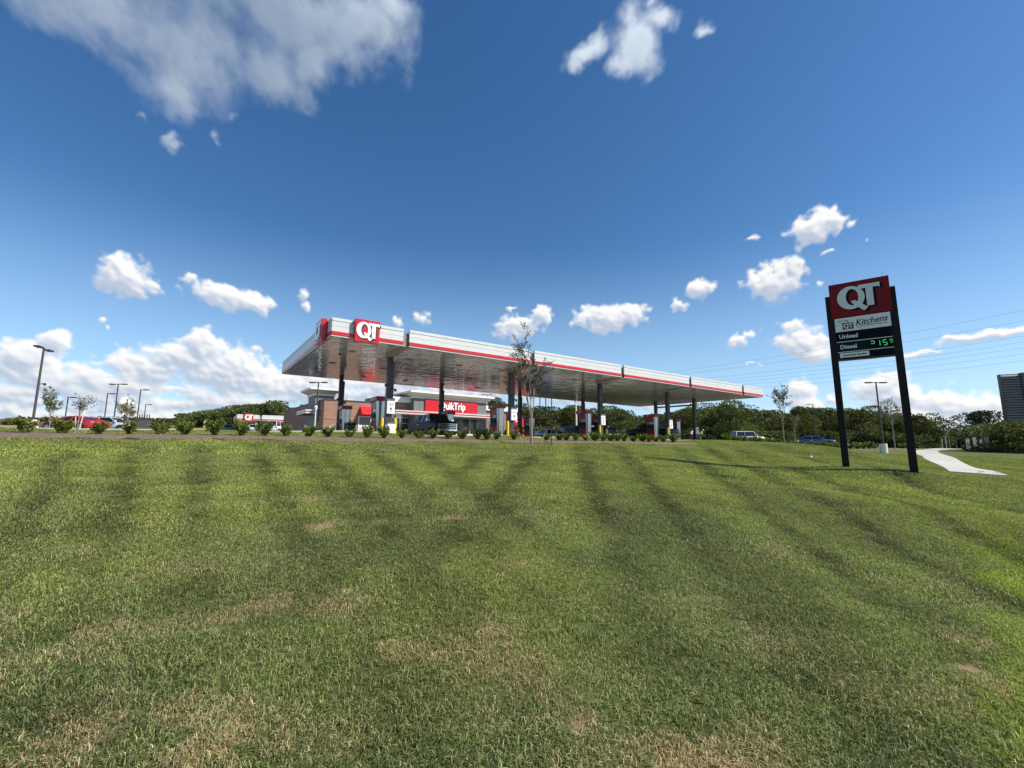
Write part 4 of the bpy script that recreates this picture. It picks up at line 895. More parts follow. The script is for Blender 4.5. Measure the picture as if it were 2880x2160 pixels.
def branchy(seed, h, lean, fork_z, nmain, spread, nleaf, lsize, thick=.03, crown_lo=.35):
    r = random.Random(seed); tr = MB(); tips = []
    def grow(p, d, L, rad, lev):
        k = 3; pts = [p]
        for i in range(k):
            d = (d + Vector((r.gauss(0,.09), r.gauss(0,.09), r.gauss(0,.05)))).normalized(); pts.append(pts[-1]+d*L/k)
        for i in range(k): tr.cyl(pts[i], pts[i+1], rad*(1-.5*i/k), rad*(1-.5*(i+1)/k), n=6, caps=False)
        if lev < 2:
            for i in range(3 if lev else 6):
                f = r.uniform(.3, 1.); q = pts[0].lerp(pts[-1], f); a = r.random()*6.28
                dd = (d*(.9) + Vector((math.cos(a), math.sin(a), r.uniform(0,.5)))*spread).normalized(); grow(q, dd, L*r.uniform(.28,.5), rad*.45, lev+1)
        tips.append((pts[1], pts[-1])) if lev else tips.append((pts[2], pts[-1]))
    trunk_top = Vector((lean[0]*fork_z, lean[1]*fork_z, fork_z)); tr.cyl((0,0,-.1), trunk_top, thick*1.5, thick, n=8, caps=False)
    for m in range(nmain):
        a = 6.28*m/nmain + r.random(); d = Vector((math.cos(a)*.22*spread+lean[0], math.sin(a)*.22*spread+lean[1], 1)).normalized()
        grow(trunk_top, d, (h-fork_z)*r.uniform(.7, 1.), thick*.65, 0)
    rn = np.random.default_rng(seed); idx = rn.integers(0, len(tips), nleaf); u = rn.random(nleaf)
    A_ = np.array([tuple(t_[0]) for t_ in tips]); B_ = np.array([tuple(t_[1]) for t_ in tips]); c = A_[idx]*(1-u[:,None])+B_[idx]*u[:,None] + rn.normal(0, .035, (nleaf, 3))
    keep = c[:,2] > crown_lo*h; c = c[keep]
    V, F, A = leaves(c, np.tile([0, 0, -.15], (len(c), 1)) + rn.normal(0, .8, (len(c), 3)), lsize, .42, rn); return tr, V, F, A
def sapling(px, Y, h, lab, seed, n=900, ls=.10, thick=.035, leaf=None, nmain=4, spread=.9, name='young_tree', cat='young tree', fork=.36, stakes=False, ground=None, lean=(0,0), lo=.35):
    p = at(px, 1240, Y); p.z = G(p.x, p.y) if ground is None else ground
    e = empty(name, p, 0, lab, cat); tr, V, F, A = branchy(seed, h, lean, h*fork, nmain, spread, n, ls, thick, lo)
    tr.build('trunk', BARK, e); bake(rng, V, F, 'crown', leaf or SAPL, e, {'leaf': A}); return e, p
e, p = sapling(1495, 20.7, 4.75, 'tall thin sapling with sparse leaves standing in the mulch bed before the canopy', 42, 4200, .080, .042, nmain=4, spread=.9, fork=.24, lo=.27)
for dx, tx, lab in ((-.42, -.10, 'short wooden tree stake left of the tall sapling, leaning right'), (.42, .16, 'pale wooden tree stake right of the tall sapling, leaning right')):
    q = Vector((p.x+dx, p.y-.05, 0)); q.z = G(q.x, q.y)-.05; m_ = mat('stake_wood', (.55,.45,.28), .8, var=.15)
    o = MB().box((-.018,-.018,0),(.018,.018,.62)).build('stake', m_); o.location = q; o.rotation_euler = (0, (-.22 if dx < 0 else .30), 0); tag(o, lab, 'tree stake', 'stakes round the tall sapling')
o = MB().cyl((0,0,0),(0,0,.72),.022,n=6).build('stake', mat('dark_stake', (.03,.05,.03), .7)); q = at(1551, 1240, 20.9); q.z = G(q.x, q.y); o.location = q; tag(o, 'dark upright metal stake right of the pale wooden stake', 'stake')
sapling(2205, 46.2, 6.0, 'thin young tree at the far hedge, right of the canopy end', 5, 900, .17, .05, spread=.95, fork=.40)
sapling(2236, 47.5, 3.0, 'small forked young tree in front of the woodland, left of the blue car', 8, 500, .16, .05, spread=.9, fork=.45)
sapling(2515, 53.5, 5.9, 'thin young tree beside the right post of the price sign', 9, 700, .17, .05, spread=.9, fork=.45)
sapling(133, 24.5, 2.3, 'small airy tree right of the big leftmost lamp post', 12, 1100, .10, .02, spread=.9, fork=.22, lo=.2)
e, p = sapling(213, 15.5, 1.15, 'small staked sapling in front of the red car', 13, 260, .07, .016, spread=1.1, fork=.38, lo=.3)
for s_, l_ in ((-1, 'pale left stake of the small sapling by the red car'), (1, 'pale right stake of the small sapling by the red car')):
    q = Vector((p.x+.05*s_, p.y, p.z-.1)); o = MB().box((-.014,-.014,0),(.014,.014,.62)).build('stake', mat('pale_stake', (.7,.62,.5), .7)); o.location = q; o.rotation_euler = (0, .12*s_, 0); tag(o, l_, 'tree stake', 'stakes by the red car')
sapling(352, 27., 2.0, 'small airy tree in front of the white water tower', 14, 900, .10, .02, spread=.9, fork=.25, lo=.2)
sapling(1565, 22.6, .95, 'tiny leafy sapling rising above the shrub row by the small white car', 15, 160, .08, .012, spread=.9, fork=.3, lo=.3)

# woodland: many crowns joined; and single trees that stand out on its edge
def crown(r, hgt, wid, n, cs, lo=.12, conic=0.):
    nb = 9; bl_ = np.stack([r.normal(0, .26, nb), r.normal(0, .26, nb), lo+.12+(.80-lo)*r.random(nb)], -1); br = .20+.13*r.random(nb)
    bl_[0] = (0, 0, .84); br[0] = .19
    if conic: bl_[:,:2] *= (1.25-bl_[:,2:3])*1.2; br *= (1.2-bl_[:,2]*.7)
    k = r.integers(0, nb, n); d = r.normal(0, 1, (n, 3)); d /= np.linalg.norm(d, axis=1)[:,None]; rad = br[k]*(.55+.5*r.random(n)**.5)
    c = bl_[k] + d*rad[:,None]*[1, 1, .62]; c[:,2] = np.clip(c[:,2], .02, 1.02); c = c*[wid, wid, hgt]
    V, F, A = leaves(c, d+[0, 0, .35], cs, .8, r); cl = r.random(nb); A[:,0] = np.repeat(np.clip(.25+.55*cl[k]+.35*(r.random(n)-.5), 0, 1), 4); return V, F, A
def tree(name, px, Y, top, wid, lab, m, seed, n=1500, cs=.42, conic=0., lo=.1, grp_=None, z0=None):
    p = at(px, 1240, Y); p.z = G(p.x, p.y) if z0 is None else z0; zt = at(px, top, Y).z; h = zt-p.z; r = np.random.default_rng(seed)
    e = empty(name, p, 0, lab, 'tree', grp_); V, F, A = crown(r, h, wid, n, cs, lo, conic); bake(rng, V, F, 'crown', m, e, {'leaf': A})
    t_ = MB().cyl((0,0,-.2), (.1,0,h*.7), .03*h**.9, .012*h, n=8)
    for a in range(3): t_.cyl((.05,0,h*(.25+.12*a)), (wid*.3*math.cos(a*2.2), wid*.3*math.sin(a*2.2), h*(.5+.1*a)), .012*h, .005*h, n=5)
    t_.build('trunk', DBARK, e); return e
def woodland(name, prof, Y0, Y1, n, seed, lab, wid=(5, 8), cn=620, cs=.62, m=None):
    r = np.random.default_rng(seed); VV, FF, AA = [], [], []; off = 0; xs = [q[0] for q in prof]; tops = [q[1] for q in prof]
    for i in range(n):
        px = xs[0] + (xs[-1]-xs[0])*((i+r.random()*.8)/n); Y = Y0+(Y1-Y0)*r.random(); top = np.interp(px, xs, tops) + r.uniform(-3, 16)
        p = at(px, 1240, Y); zt = at(px, top, Y).z; z0 = G(p.x, p.y)-.3; h = max(3., zt-z0)
        V, F, A = crown(r, h, r.uniform(*wid), cn, cs, .06); A[:,1] *= r.random(); A[:,0] = np.clip(A[:,0]+r.uniform(-.34,.30), 0, 1)
        VV.append(V+[p.x, p.y, z0]); FF.append(F+off); AA.append(A); off += len(V)
    o = bake(rng, np.concatenate(VV), np.concatenate(FF), name, m or WOODL, None, {'leaf': np.concatenate(AA)}); return tag(o, lab, 'woodland', kind='stuff')
woodland('woodland', [(525,1192),(560,1176),(600,1158),(650,1146),(700,1138),(740,1132),(775,1142),(810,1148),(850,1162),(900,1172)], 100, 118, 34, 1, 'pine woodland on the rise behind the small far canopy', (6, 9), 2600, .36)
woodland('woodland', [(1330,1140),(1390,1136),(1440,1138),(1480,1142),(1530,1146),(1580,1152),(1640,1150),(1690,1146),(1760,1156),(1830,1168),(1880,1160),(1930,1148),(1990,1142),(2060,1136),(2110,1146),(2150,1164),(2200,1152),(2260,1146),(2330,1156),(2400,1152),(2470,1156),(2530,1166),(2565,1190)], 88, 112, 110, 2, 'dark green woodland behind the canopy and the price sign', (6, 9), 3200, .31)
woodland('woodland', [(-60,1192),(30,1196),(80,1188),(130,1196),(170,1184),(230,1192),(290,1196),(380,1192),(430,1180),(480,1188),(530,1196)], 128, 150, 44, 3, 'low distant tree line on the far left', (8, 12), 900, .7)
woodland('woodland', [(2560,1216),(2640,1218),(2680,1212),(2720,1216),(2760,1220),(2900,1222),(3100,1222)], 190, 240, 46, 4, 'pale distant tree line at the end of the road', (14, 20), 800, .95)
woodland('undergrowth', [(1480,1196),(1700,1206),(1960,1200),(2100,1206),(2400,1210),(2590,1226)], 80, 87, 60, 6, 'low bushes along the foot of the woodland', (3.5, 6), 1500, .27)
TR = [('round_tree',1386,82,1122,4.6,'rounded dark tree rising right behind the shop roof',WOODL,31,3200,.28,0),
 ('broad_tree',1600,86,1146,6.5,'broad dark tree behind the third column pair',WOODL,32,5200,.27,0),('broad_tree',1745,85,1150,6.5,'yellow green tree behind the black pickup under the canopy',WOODL,33,5200,.27,0),
 ('broad_tree',1935,84,1146,6.2,'leafy tree behind the last canopy columns',WOODL,34,5200,.27,0),('broad_tree',2055,83,1134,7.,'tallest woodland tree under the right end of the canopy',WOODL,35,5200,.27,0),
 ('broad_tree',2262,84,1143,6.,'woodland tree behind the blue car',WOODL,36,5200,.27,0),('broad_tree',2420,86,1150,6.6,'woodland tree framed by the posts of the price sign',WOODL,37,5200,.27,0),
 ('broad_tree',2592,84,1166,5.,'last round tree at the right end of the woodland',WOODL,38,5200,.27,0),
 ('round_tree',2765,78,1153,7.5,'dark rounded tree standing alone on the right skyline',DARKL,39,5200,.27,0),('round_tree',2728,80,1202,3.6,'small dark tree left of the lone skyline tree',DARKL,40,2200,.27,0)]
for k in range(2): pass
for nm, px, Y, top, wd_, lab, m, sd_, n_l, cs_, cz in TR: tree(nm, px, Y, top, wd_, lab, m, sd_, n_l, cs_, cz, .04, 'single trees at the woodland edge')
for i, (px, Y, top, wd_, lab) in enumerate(((2830,46,1196,5.5,'green bush mass below the louvred sign, left part'),(2880,43,1190,6.0,'green bush below the louvred sign, at the frame edge'),(2790,52,1216,3.8,'dark bush behind the grey road sign backs'),(2960,42,1192,8.,'large bush cut by the right frame edge'),(2872,41,1258,1.1,'low pale green bush on the lawn at the right edge'))):
    tree('bush', px, Y, top, wd_, lab, WOODL if i != 2 else DARKL, 60+i, 5200, .2, 0, -.1, 'bushes at the right edge')
# bare white tree under the canopy edge
sapling(1622, 80., 9.6, 'bare white dead tree standing before the woodland', 77, 0, .1, .14, nmain=3, spread=.8, fork=.72, name='dead_tree', cat='tree')
for o in bpy.data.objects:
    if o.name.startswith('dead_tree'):
        for c_ in list(o.children):
            if c_.name.startswith('crown'): bpy.data.objects.remove(c_)
            else: c_.data.materials[0] = mat('white_bark', (.7,.67,.6), .8)

# ---------------------------------------------------------------- lamp posts
def lamp(px, ytop, Y, heads, lab, base=None, zb=None, cam_=False, armlen=.45, tilt=0.):
    pt = at(px, ytop, Y); z0 = (G(pt.x, pt.y) if zb is None else zb); h = pt.z-z0
    e = empty('lamp_post', (pt.x, pt.y, z0), 0, lab, 'lamp post', 'car park lamp posts'); b_ = base or 0.
    if base: MB().cyl((0,0,-.3),(0,0,base),.30,n=20).build('concrete_base', mat('white_base', (.72,.70,.64), .7, var=.06), e)
    MB().box((-.18,-.18,b_),(.18,.18,b_+.07)).build('base_plate', BLACK(), e)
    MB().cyl((0,0,b_+.02),(0,0,h),.075,.06,n=12).build('pole', DGREY(), e)
    for a in heads:
        c_, s_ = math.cos(a), math.sin(a); M = Matrix.Rotation(a, 4, 'Z') @ Matrix.Rotation(-tilt, 4, 'Y')
        MB().box((.03,-.03,h-.10),(armlen,.03,h-.04), M).build('arm', DGREY(), e)
        MB().box((armlen-.05,-.17,h-.12),(armlen+.52,.17,h-.02), M).build('lamp_head', BLACK(), e, bevel=.015)
    if cam_: MB().cyl((.05,0,h*.56),(.42,0,h*.57),.025,n=6).cyl((.42,0,h*.57),(.42,0,h*.545),.075,n=8).build('camera', BLACK(), e)
lamp(124, 978, 30., (2.0, 2.0+math.pi), 'big nearest lamp post at the far left on a round white base', .80, None, True)
lamp(192, 1116, 54, (0.,), 'lamp post with a camera rising behind the red car', None, None, False, .4)
lamp(303, 1106, 58, (0.,), 'single arm lamp post behind the red car tail'); lamp(333, 1079, 52, (0., math.pi), 'twin head lamp post left of the water tower')
lamp(396, 1095, 56, (0.,), 'single arm lamp post right of the water tower'); lamp(410, 1137, 78, (0.,), 'smallest and farthest single arm lamp post on the left')
lamp(896, 1074, 46.5, (0., math.pi), 'twin head lamp post in front of the side wall of the shop', None, None, False, .4)
lamp(1370, 1109, 92, (0., math.pi), 'small twin head lamp post behind the shop roof'); lamp(2286, 1136, 74, (math.pi,), 'single arm lamp post rising above the woodland left of the price sign')
lamp(2463, 1074, 42, (0., math.pi), 'twin head lamp post between the price sign posts, on a white base', .85)
o = MB().cyl((0,0,0),(0,0,2.9),.06,n=8).build('post', WHITE()); e = empty('globe_lamp', (*at(885, 1200, 44)[:2], G(*at(885, 1200, 44)[:2])), 0, 'white globe light on a short post by the shop corner', 'lamp'); o.parent = e
MB().cyl((0,0,2.9),(0,0,3.2),.10,.17,n=12).cyl((0,0,3.2),(0,0,3.35),.17,.06,n=12).build('globe', WHITE(), e)

# ---------------------------------------------------------------- vehicles
def car(loc, rz, paint, L, Wd, H, belt, nose, tail, gh, lab, cat='car', bed=None, clear=.2, wr=.33, wx=(.17,.81), rack=False, grille=None):
    """nose/tail = hood and boot height; gh = (windscreen foot, roof front, roof rear, rear window foot) as fractions from the nose (+x)."""
    e = empty('pickup_truck' if bed else 'parked_car', loc, rz, lab, cat, 'cars and trucks'); X = lambda f: L/2 - f*L; hw = Wd/2
    prof = [(0., nose*.80, .80), (.02, nose*.93, .92), (.08, nose, .97), (gh[0], belt, 1.), (gh[3], belt, 1.), (.965, tail, .97), (1., tail*.9, .90)] if not bed else \
           [(0., nose*.90, .88), (.012, nose*.98, .95), (.05, nose, .99), (gh[0], belt, 1.), (bed, belt, 1.), (.985, belt*.99, 1.), (1., belt*.96, .97)]
    rings = []
    for f, zt, wf in prof:
        w_ = hw*wf; lo = clear + (.12 if f in (0., 1.) else 0)
        rings.append([(X(f), -w_*.86, lo), (X(f), -w_*.98, lo+.12), (X(f), -w_, zt*.62), (X(f), -w_*.97, zt*.92), (X(f), -w_*.86, zt), (X(f), 0, zt+.03), (X(f), w_*.86, zt), (X(f), w_*.97, zt*.92), (X(f), w_, zt*.62), (X(f), w_*.98, lo+.12), (X(f), w_*.86, lo)])
    body = MB().loft(rings).build('body', paint, e, smooth=True, bevel=0)
    m_ = body.data
    ghr = []
    for f, z in ((gh[0], belt-.02), (gh[1], H-.05), (gh[2], H-.05), (gh[3], belt-.02)):
        w_ = hw*(.87 if z < H-.1 else .70); ghr.append((X(f), w_, z))
    (xa, wa, za), (xb, wb, zb), (xc, wc, zc), (xd, wd_, zd) = ghr
    cab = MB().add([(xa,-wa,za),(xb,-wb,zb),(xc,-wc,zc),(xd,-wd_,zd),(xa,wa,za),(xb,wb,zb),(xc,wc,zc),(xd,wd_,zd)], [(0,1,2,3),(7,6,5,4),(0,4,5,1),(1,5,6,2),(2,6,7,3),(3,7,4,0)])
    cab.build('windows', GLASS(), e, bevel=.02)
    rf = MB().add([(xb+.05,-wb-.01,zb-.02),(xc-.05,-wc-.01,zc-.02),(xc-.05,wc+.01,zc-.02),(xb+.05,wb+.01,zb-.02),(xb-.06,-wb*.86,H),(xc+.06,-wc*.86,H),(xc+.06,wc*.86,H),(xb-.06,wb*.86,H)], [(0,3,2,1),(4,5,6,7),(0,1,5,4),(1,2,6,5),(2,3,7,6),(3,0,4,7)])
    rf.build('roof', paint, e, smooth=False, bevel=.02)
    pl_ = MB()
    for s_ in (-1, 1):
        for (p0, p1, th) in (((xa,wa,za),(xb,wb,zb),.035),((xd,wd_,zd),(xc,wc,zc),.05),((xb*.45+xc*.55,wa,belt-.02),(xb*.45+xc*.55,wb,zb),.03)):
            pl_.cyl((p0[0], s_*(p0[1]+.004), p0[2]), (p1[0], s_*(p1[1]+.004), p1[2]), th, n=4)
    pl_.build('pillars', paint, e)
    for f in wx:
        for s_ in (-1, 1):
            ar = MB().cyl((X(f), s_*(hw*.9), wr), (X(f), s_*(hw+.012), wr), wr+.07, n=20).build('wheel_arch', RUBBER(), e)
            wh = MB().cyl((X(f), s_*(hw-.22), wr), (X(f), s_*(hw+.02), wr), wr, n=22).build('wheel', RUBBER(), e)
            MB().cyl((X(f), s_*(hw+.0), wr), (X(f), s_*(hw+.03), wr), wr*.62, wr*.5, n=14).build('rim', mat('alloy', (.4,.4,.42), .35, metal=.8), wh)
    for s_ in (-1, 1):
        MB().box((L/2-.14, min(s_*hw*.50, s_*hw*.84), nose*.68), (L/2+.0, max(s_*hw*.50, s_*hw*.84), nose*.84)).build('headlight', mat('lamp_glass', (.7,.72,.74), .12, spec=.8), e, bevel=.02)
        MB().box((-L/2-.005, min(s_*hw*.62, s_*hw*.90), tail*.66), (-L/2+.08, max(s_*hw*.62, s_*hw*.90), tail*.84)).build('tail_light', RED2(), e)
        MB().box((X(gh[0])-.12, min(s_*(hw*.95), s_*(hw+.20)), belt+.02), (X(gh[0])+.06, max(s_*(hw*.95), s_*(hw+.20)), belt+.20)).build('mirror', paint if not bed else CHROME(), e, bevel=.02)
        MB().box((X(.62), min(s_*(hw+.002), s_*(hw+.03)), belt*.84), (X(.585), max(s_*(hw+.002), s_*(hw+.03)), belt*.87)).build('door_handle', CHROME(), e)
        MB().box((X(.86), min(s_*(hw-.02), s_*(hw+.006)), clear+.02), (X(.14), max(s_*(hw-.02), s_*(hw+.006)), clear+.12)).build('sill_trim', BLACK(), e)
    MB().box((L/2-.02, -hw*.45, nose*.48), (L/2+.03, hw*.45, nose*.66)).build('grille', BLACK(), e)
    MB().box((L/2-.05, -hw*.88, clear+.05), (L/2+.06, hw*.88, clear+.22)).build('bumper', CHROME() if bed else paint, e, bevel=.03)
    if grille:
        g_ = MB()
        for z in (.50, .60, .70, .80): g_.box((L/2+.0, -hw*.78, nose*z+.02), (L/2+.055, hw*.78, nose*z+.055))
        g_.box((L/2+.0,-hw*.80,nose*.48),(L/2+.06,-hw*.74,nose*.86)).box((L/2+.0,hw*.74,nose*.48),(L/2+.06,hw*.80,nose*.86)); g_.build('grille_bars', CHROME(), e)
    if bed: MB().box((X(.985), -hw*.84, belt-.42), (X(bed)-.06, hw*.84, belt+.037)).build('load_bed', BLACK(), e)
    return e
PT = lambda n, c: mat(n, c, .28, var=.05, coat=.6)
def cp_(px, Y, dz=.03): p = at(px, 1230, Y); p.z = G(p.x, p.y)+dz; return p
REDP = PT('car_red', (.55,.008,.018)); DNAVY = mat('truck_dark_blue', (.005,.006,.012), .42, var=.05, spec=.3); BLKP = mat('car_black', (.008,.008,.010), .35, var=.05, spec=.4); SLV = PT('car_silver', (.50,.54,.58)); WHP = PT('car_white', (.75,.75,.74)); BLU = PT('car_blue', (.06,.10,.24))
HV = math.radians(-55.2)
p = cp_(208, 38., .02)
car(p, math.pi-.04, REDP, 4.5, 1.95, 1.27, .86, .74, .86, (.34,.50,.66,.90), 'low red sports car parked side on behind the shrubs', wx=(.18,.80), wr=.34)
car(cp_(306, 41.5, .02), .10, SLV, 4.5, 1.85, 1.45, .95, .86, .90, (.26,.42,.78,.96), 'pale silver hatchback half hidden behind the red car')
k_ = ST(11.3, 11.9); k_.z = G(k_.x, k_.y)+.07
car(k_, HV, DNAVY, 5.9, 2.06, 2.08, 1.42, 1.38, 1.36, (.23,.33,.60,.63), 'big dark blue pickup truck with chrome grille at the pumps', 'pickup truck', bed=.65, clear=.5, wr=.43, wx=(.17,.80), grille=True)
p = ST(41, 31); p = cp_(1457, 62); car(p, math.radians(-88), REDP, 4.6, 1.85, 1.68, 1.08, 1.02, 1.0, (.24,.38,.86,.98), 'bright red car facing the camera by the shop end')
car(cp_(1541, 52), math.radians(-150), WHP, 4.3, 1.78, 1.40, .92, .84, .90, (.28,.42,.72,.92), 'small white car seen between the tree stake and the shrubs')
car(cp_(1512, 66), math.radians(200), PT('car_bright_blue', (.03,.12,.42)), 4.3, 1.8, 1.7, 1.0, .95, .95, (.2,.32,.84,.97), 'blue vehicle right of the silver pump, far behind')
q = ST(27.4, 9.0); q.z = G(q.x, q.y)+.07; car(q, HV, BLKP, 5.8, 2.0, 1.9, 1.25, 1.2, 1.2, (.25,.35,.62,.65), 'black pickup truck with chrome bumper between the third and fourth columns', 'pickup truck', bed=.67, clear=.42, wr=.40)
q = ST(31.0, 15.2); q.z = G(q.x, q.y)+.07; car(q, HV, BLKP, 4.9, 1.95, 1.80, 1.12, 1.08, 1.05, (.22,.36,.86,.98), 'black sport utility car behind the black pickup', 'car')
q = ST(36.2, 8.4); q.z = G(q.x, q.y)+.07; car(q, HV, BLKP, 5.8, 2.0, 1.9, 1.25, 1.2, 1.2, (.25,.35,.62,.65), 'second black pickup with chrome bumper beside the fourth front pump', 'pickup truck', bed=.67, clear=.42, wr=.40)
q = ST(38.6, 9.6); q.z = G(q.x, q.y)+.07; car(q, HV, PT('car_dark_grey', (.012,.012,.013)), 5.2, 2.0, 1.95, 1.2, 1.1, 1.15, (.2,.32,.88,.99), 'large dark van at the last column before the workers', 'van', clear=.3, wr=.38)
car(cp_(2102, 64), math.radians(2), WHP, 4.3, 1.85, 1.85, 1.15, 1.08, 1.1, (.30,.36,.93,.97), 'white boxy off-road car with dark hardtop behind the far hedge', clear=.35, wr=.38)
car(cp_(2291, 62), math.radians(-28), BLU, 4.5, 1.8, 1.42, .94, .84, .9, (.30,.44,.72,.94), 'blue hatchback parked behind the far hedge')
car(at(712, 1217, 80)+Vector((0,0,0)), math.radians(10), WHP, 4.4, 1.8, 1.5, .95, .85, .9, (.26,.4,.76,.95), 'white car under the small far canopy')
car(at(778, 1217, 80)+Vector((0,0,0)), math.radians(95), WHP, 5.2, 2.0, 2.0, 1.1, 1.0, 1.1, (.2,.3,.9,.98), 'white van parked under the small far canopy', 'van')
car(at(645, 1216, 84)+Vector((0,0,0)), math.radians(8), PT('car_teal', (.03,.09,.10)), 4.4, 1.8, 1.4, .92, .84, .9, (.28,.42,.74,.94), 'dark teal car left of the small far canopy')
car(cp_(2716, 96), math.radians(-70), BLKP, 4.5, 1.8, 1.45, .94, .84, .9, (.28,.42,.74,.94), 'dark car on the road behind the grey sign backs')

# ---------------------------------------------------------------- fences, enclosure, water tower, signs
p = at(405, 1212, 40); p.z = G(p.x, p.y); e = empty('board_fence', p, 0., 'short grey upright board fence beside the brown wall', 'fence')
for i in range(8): MB().box((-.62+i*.155,-.02,0),(-.62+i*.155+.135,.02,1.15+.02*(i%3))).build('board', mat('grey_board', (.16,.14,.13), .8, var=.2), e)
MB().box((-.64,.022,.25),(.62,.06,.35)).box((-.64,.022,.85),(.62,.06,.95)).build('rail', DGREY(), e)
p = at(372, 1212, 41); p.z = G(p.x, p.y); e = empty('brown_wall', p, .05, 'low brown block wall with dark coping between the pale car and the fence', 'wall')
MB().box((-1.7,0,0),(.95,.2,1.15)).build('wall', mat('brown_block', (.24,.18,.13), .85), e); MB().box((-1.75,-.04,1.153),(1.,.24,1.25)).build('coping', DGREY(), e)
for i in range(5):
    o = MB().box((-.03,-.03,0),(.03,.03,2.0)).build('post', DGREY()); q = at(388+i*7, 1212, 44); q.z = G(q.x, q.y); o.location = q; tag(o, ('leftmost','second','middle','fourth','rightmost')[i]+' of the thin dark posts above the brown wall', 'post', 'thin posts behind the brown wall')
p = at(344, 1200, 300.); zt = at(344, 1118, 300.).z; wt_ = empty('water_tower', (p.x, p.y, 0), 0, 'white round water tower on the left skyline', 'water tower')
rings = [[(rr*math.cos(a), rr*math.sin(a), zt-5.+zz) for a in (2*math.pi*i/20 for i in range(20))] for rr, zz in ((1.2,-5.4),(2.2,-4.4),(4.2,-2.6),(5.0,0),(4.6,2.2),(3.2,4.0),(1.2,4.9))]
MB().loft(rings).build('tank', WHITE(), wt_, smooth=True); MB().cyl((0,0,0),(0,0,zt-9.5),2.2,1.1,n=16).build('shaft', WHITE(), wt_, smooth=True)
# louvred big sign at the right edge
LM = mat('louvre_metal', (.26,.25,.235), .5, var=.12); p = at(2835, 1200, 50.); z0, z1 = at(2835, 1204, 50.).z, at(2835, 1053, 50.).z
e = empty('louvred_sign', (p.x, p.y, 0), math.radians(-24), 'tall dark sign back with horizontal louvres at the right edge of the picture', 'sign'); nL = 21; hL = (z1-z0)/nL
MB().box((0,.22,z0),(1.7,.6,z1)).build('cabinet', BLACK(), e); MB().box((1.72,-.10,z0-.1),(5.4,.6,z1+.07)).build('cabinet', mat('cabinet_grey', (.09,.085,.08), .5), e)
MB().box((0,-.06,z0),(.03,.219,z1)).build('edge_trim', DGREY(), e)
for i in range(nL):
    z = z0+i*hL; MB().add([(.04,-.05,z+hL*.02),(1.68,-.05,z+hL*.02),(1.68,.16,z+hL*.72),(.04,.16,z+hL*.72),(.04,.15,z),(1.68,.15,z)], [(0,1,2,3),(0,4,5,1),(0,3,4),(1,5,2),(2,5,4,3)]).build('louvre', LM, e)
for x in (1.2, 4.6): MB().box((x-.15,.25,-2.2),(x+.15,.55,z0)).build('post', BLACK(), e)
for px, y0, y1, w_, lab in ((2724,1232,1262,15,'leftmost grey road sign back by the bushes'),(2744,1230,1256,15,'second grey road sign back from the left'),(2762,1236,1260,15,'lower third grey road sign back'),(2778,1229,1258,17,'rightmost and tallest grey road sign back')):
    Y = 44.; p = at(px, y1, Y); g_ = G(p.x, p.y); zb_, zt_ = at(px, y1, Y).z, at(px, y0, Y).z; e = empty('road_sign', (p.x, p.y, 0), .1, lab, 'road sign', 'backs of road signs by the bushes'); hw = w_/1262*Y/2*.8
    MB().cyl((0,.05,g_-.1),(0,.05,zt_),.03,n=6).build('post', DGREY(), e)
    for k in range(2):
        for j in range(2): MB().box((-hw+k*hw+.01,-.01,zb_+j*(zt_-zb_)/2+.01),(-hw+(k+1)*hw-.01,.01,zb_+(j+1)*(zt_-zb_)/2-.01)).build('plate', mat('sign_back_grey', (.42,.42,.41), .5, metal=.3), e)
def small_post(name, px, ytop, Y, r_, m, lab, cat, grp_=None):
    p = at(px, ytop, Y); g_ = G(p.x, p.y); o = MB().cyl((0,0,0),(0,0,p.z-g_),r_,n=8).build(name, m); o.location = (p.x, p.y, g_); return tag(o, lab, cat, grp_)
for px, yt, Y, lab in ((2646,1226,92,'leftmost pale marker post by the road'),(2657,1226,90,'second pale marker post by the road'),(2667,1228,88,'third grey marker post by the road'),(2686,1230,84,'fourth thin grey post by the road'),(2700,1226,80,'rightmost tall grey post by the road')):
    small_post('marker_post', px, yt, Y, .09, mat('pale_post', (.5,.5,.5), .6) if px < 2660 else MGREY(), lab, 'post', 'roadside posts on the right')
e = empty('utility_box', hit(2280, 1287, 8, 60), .2, 'small white box on the lawn left of the price sign', 'box'); MB().box((-.07,-.06,0),(.07,.06,.11)).build('box_body', WHITE(), e); MB().box((-.08,-.07,.111),(.08,.07,.13)).build('lid', MGREY(), e)
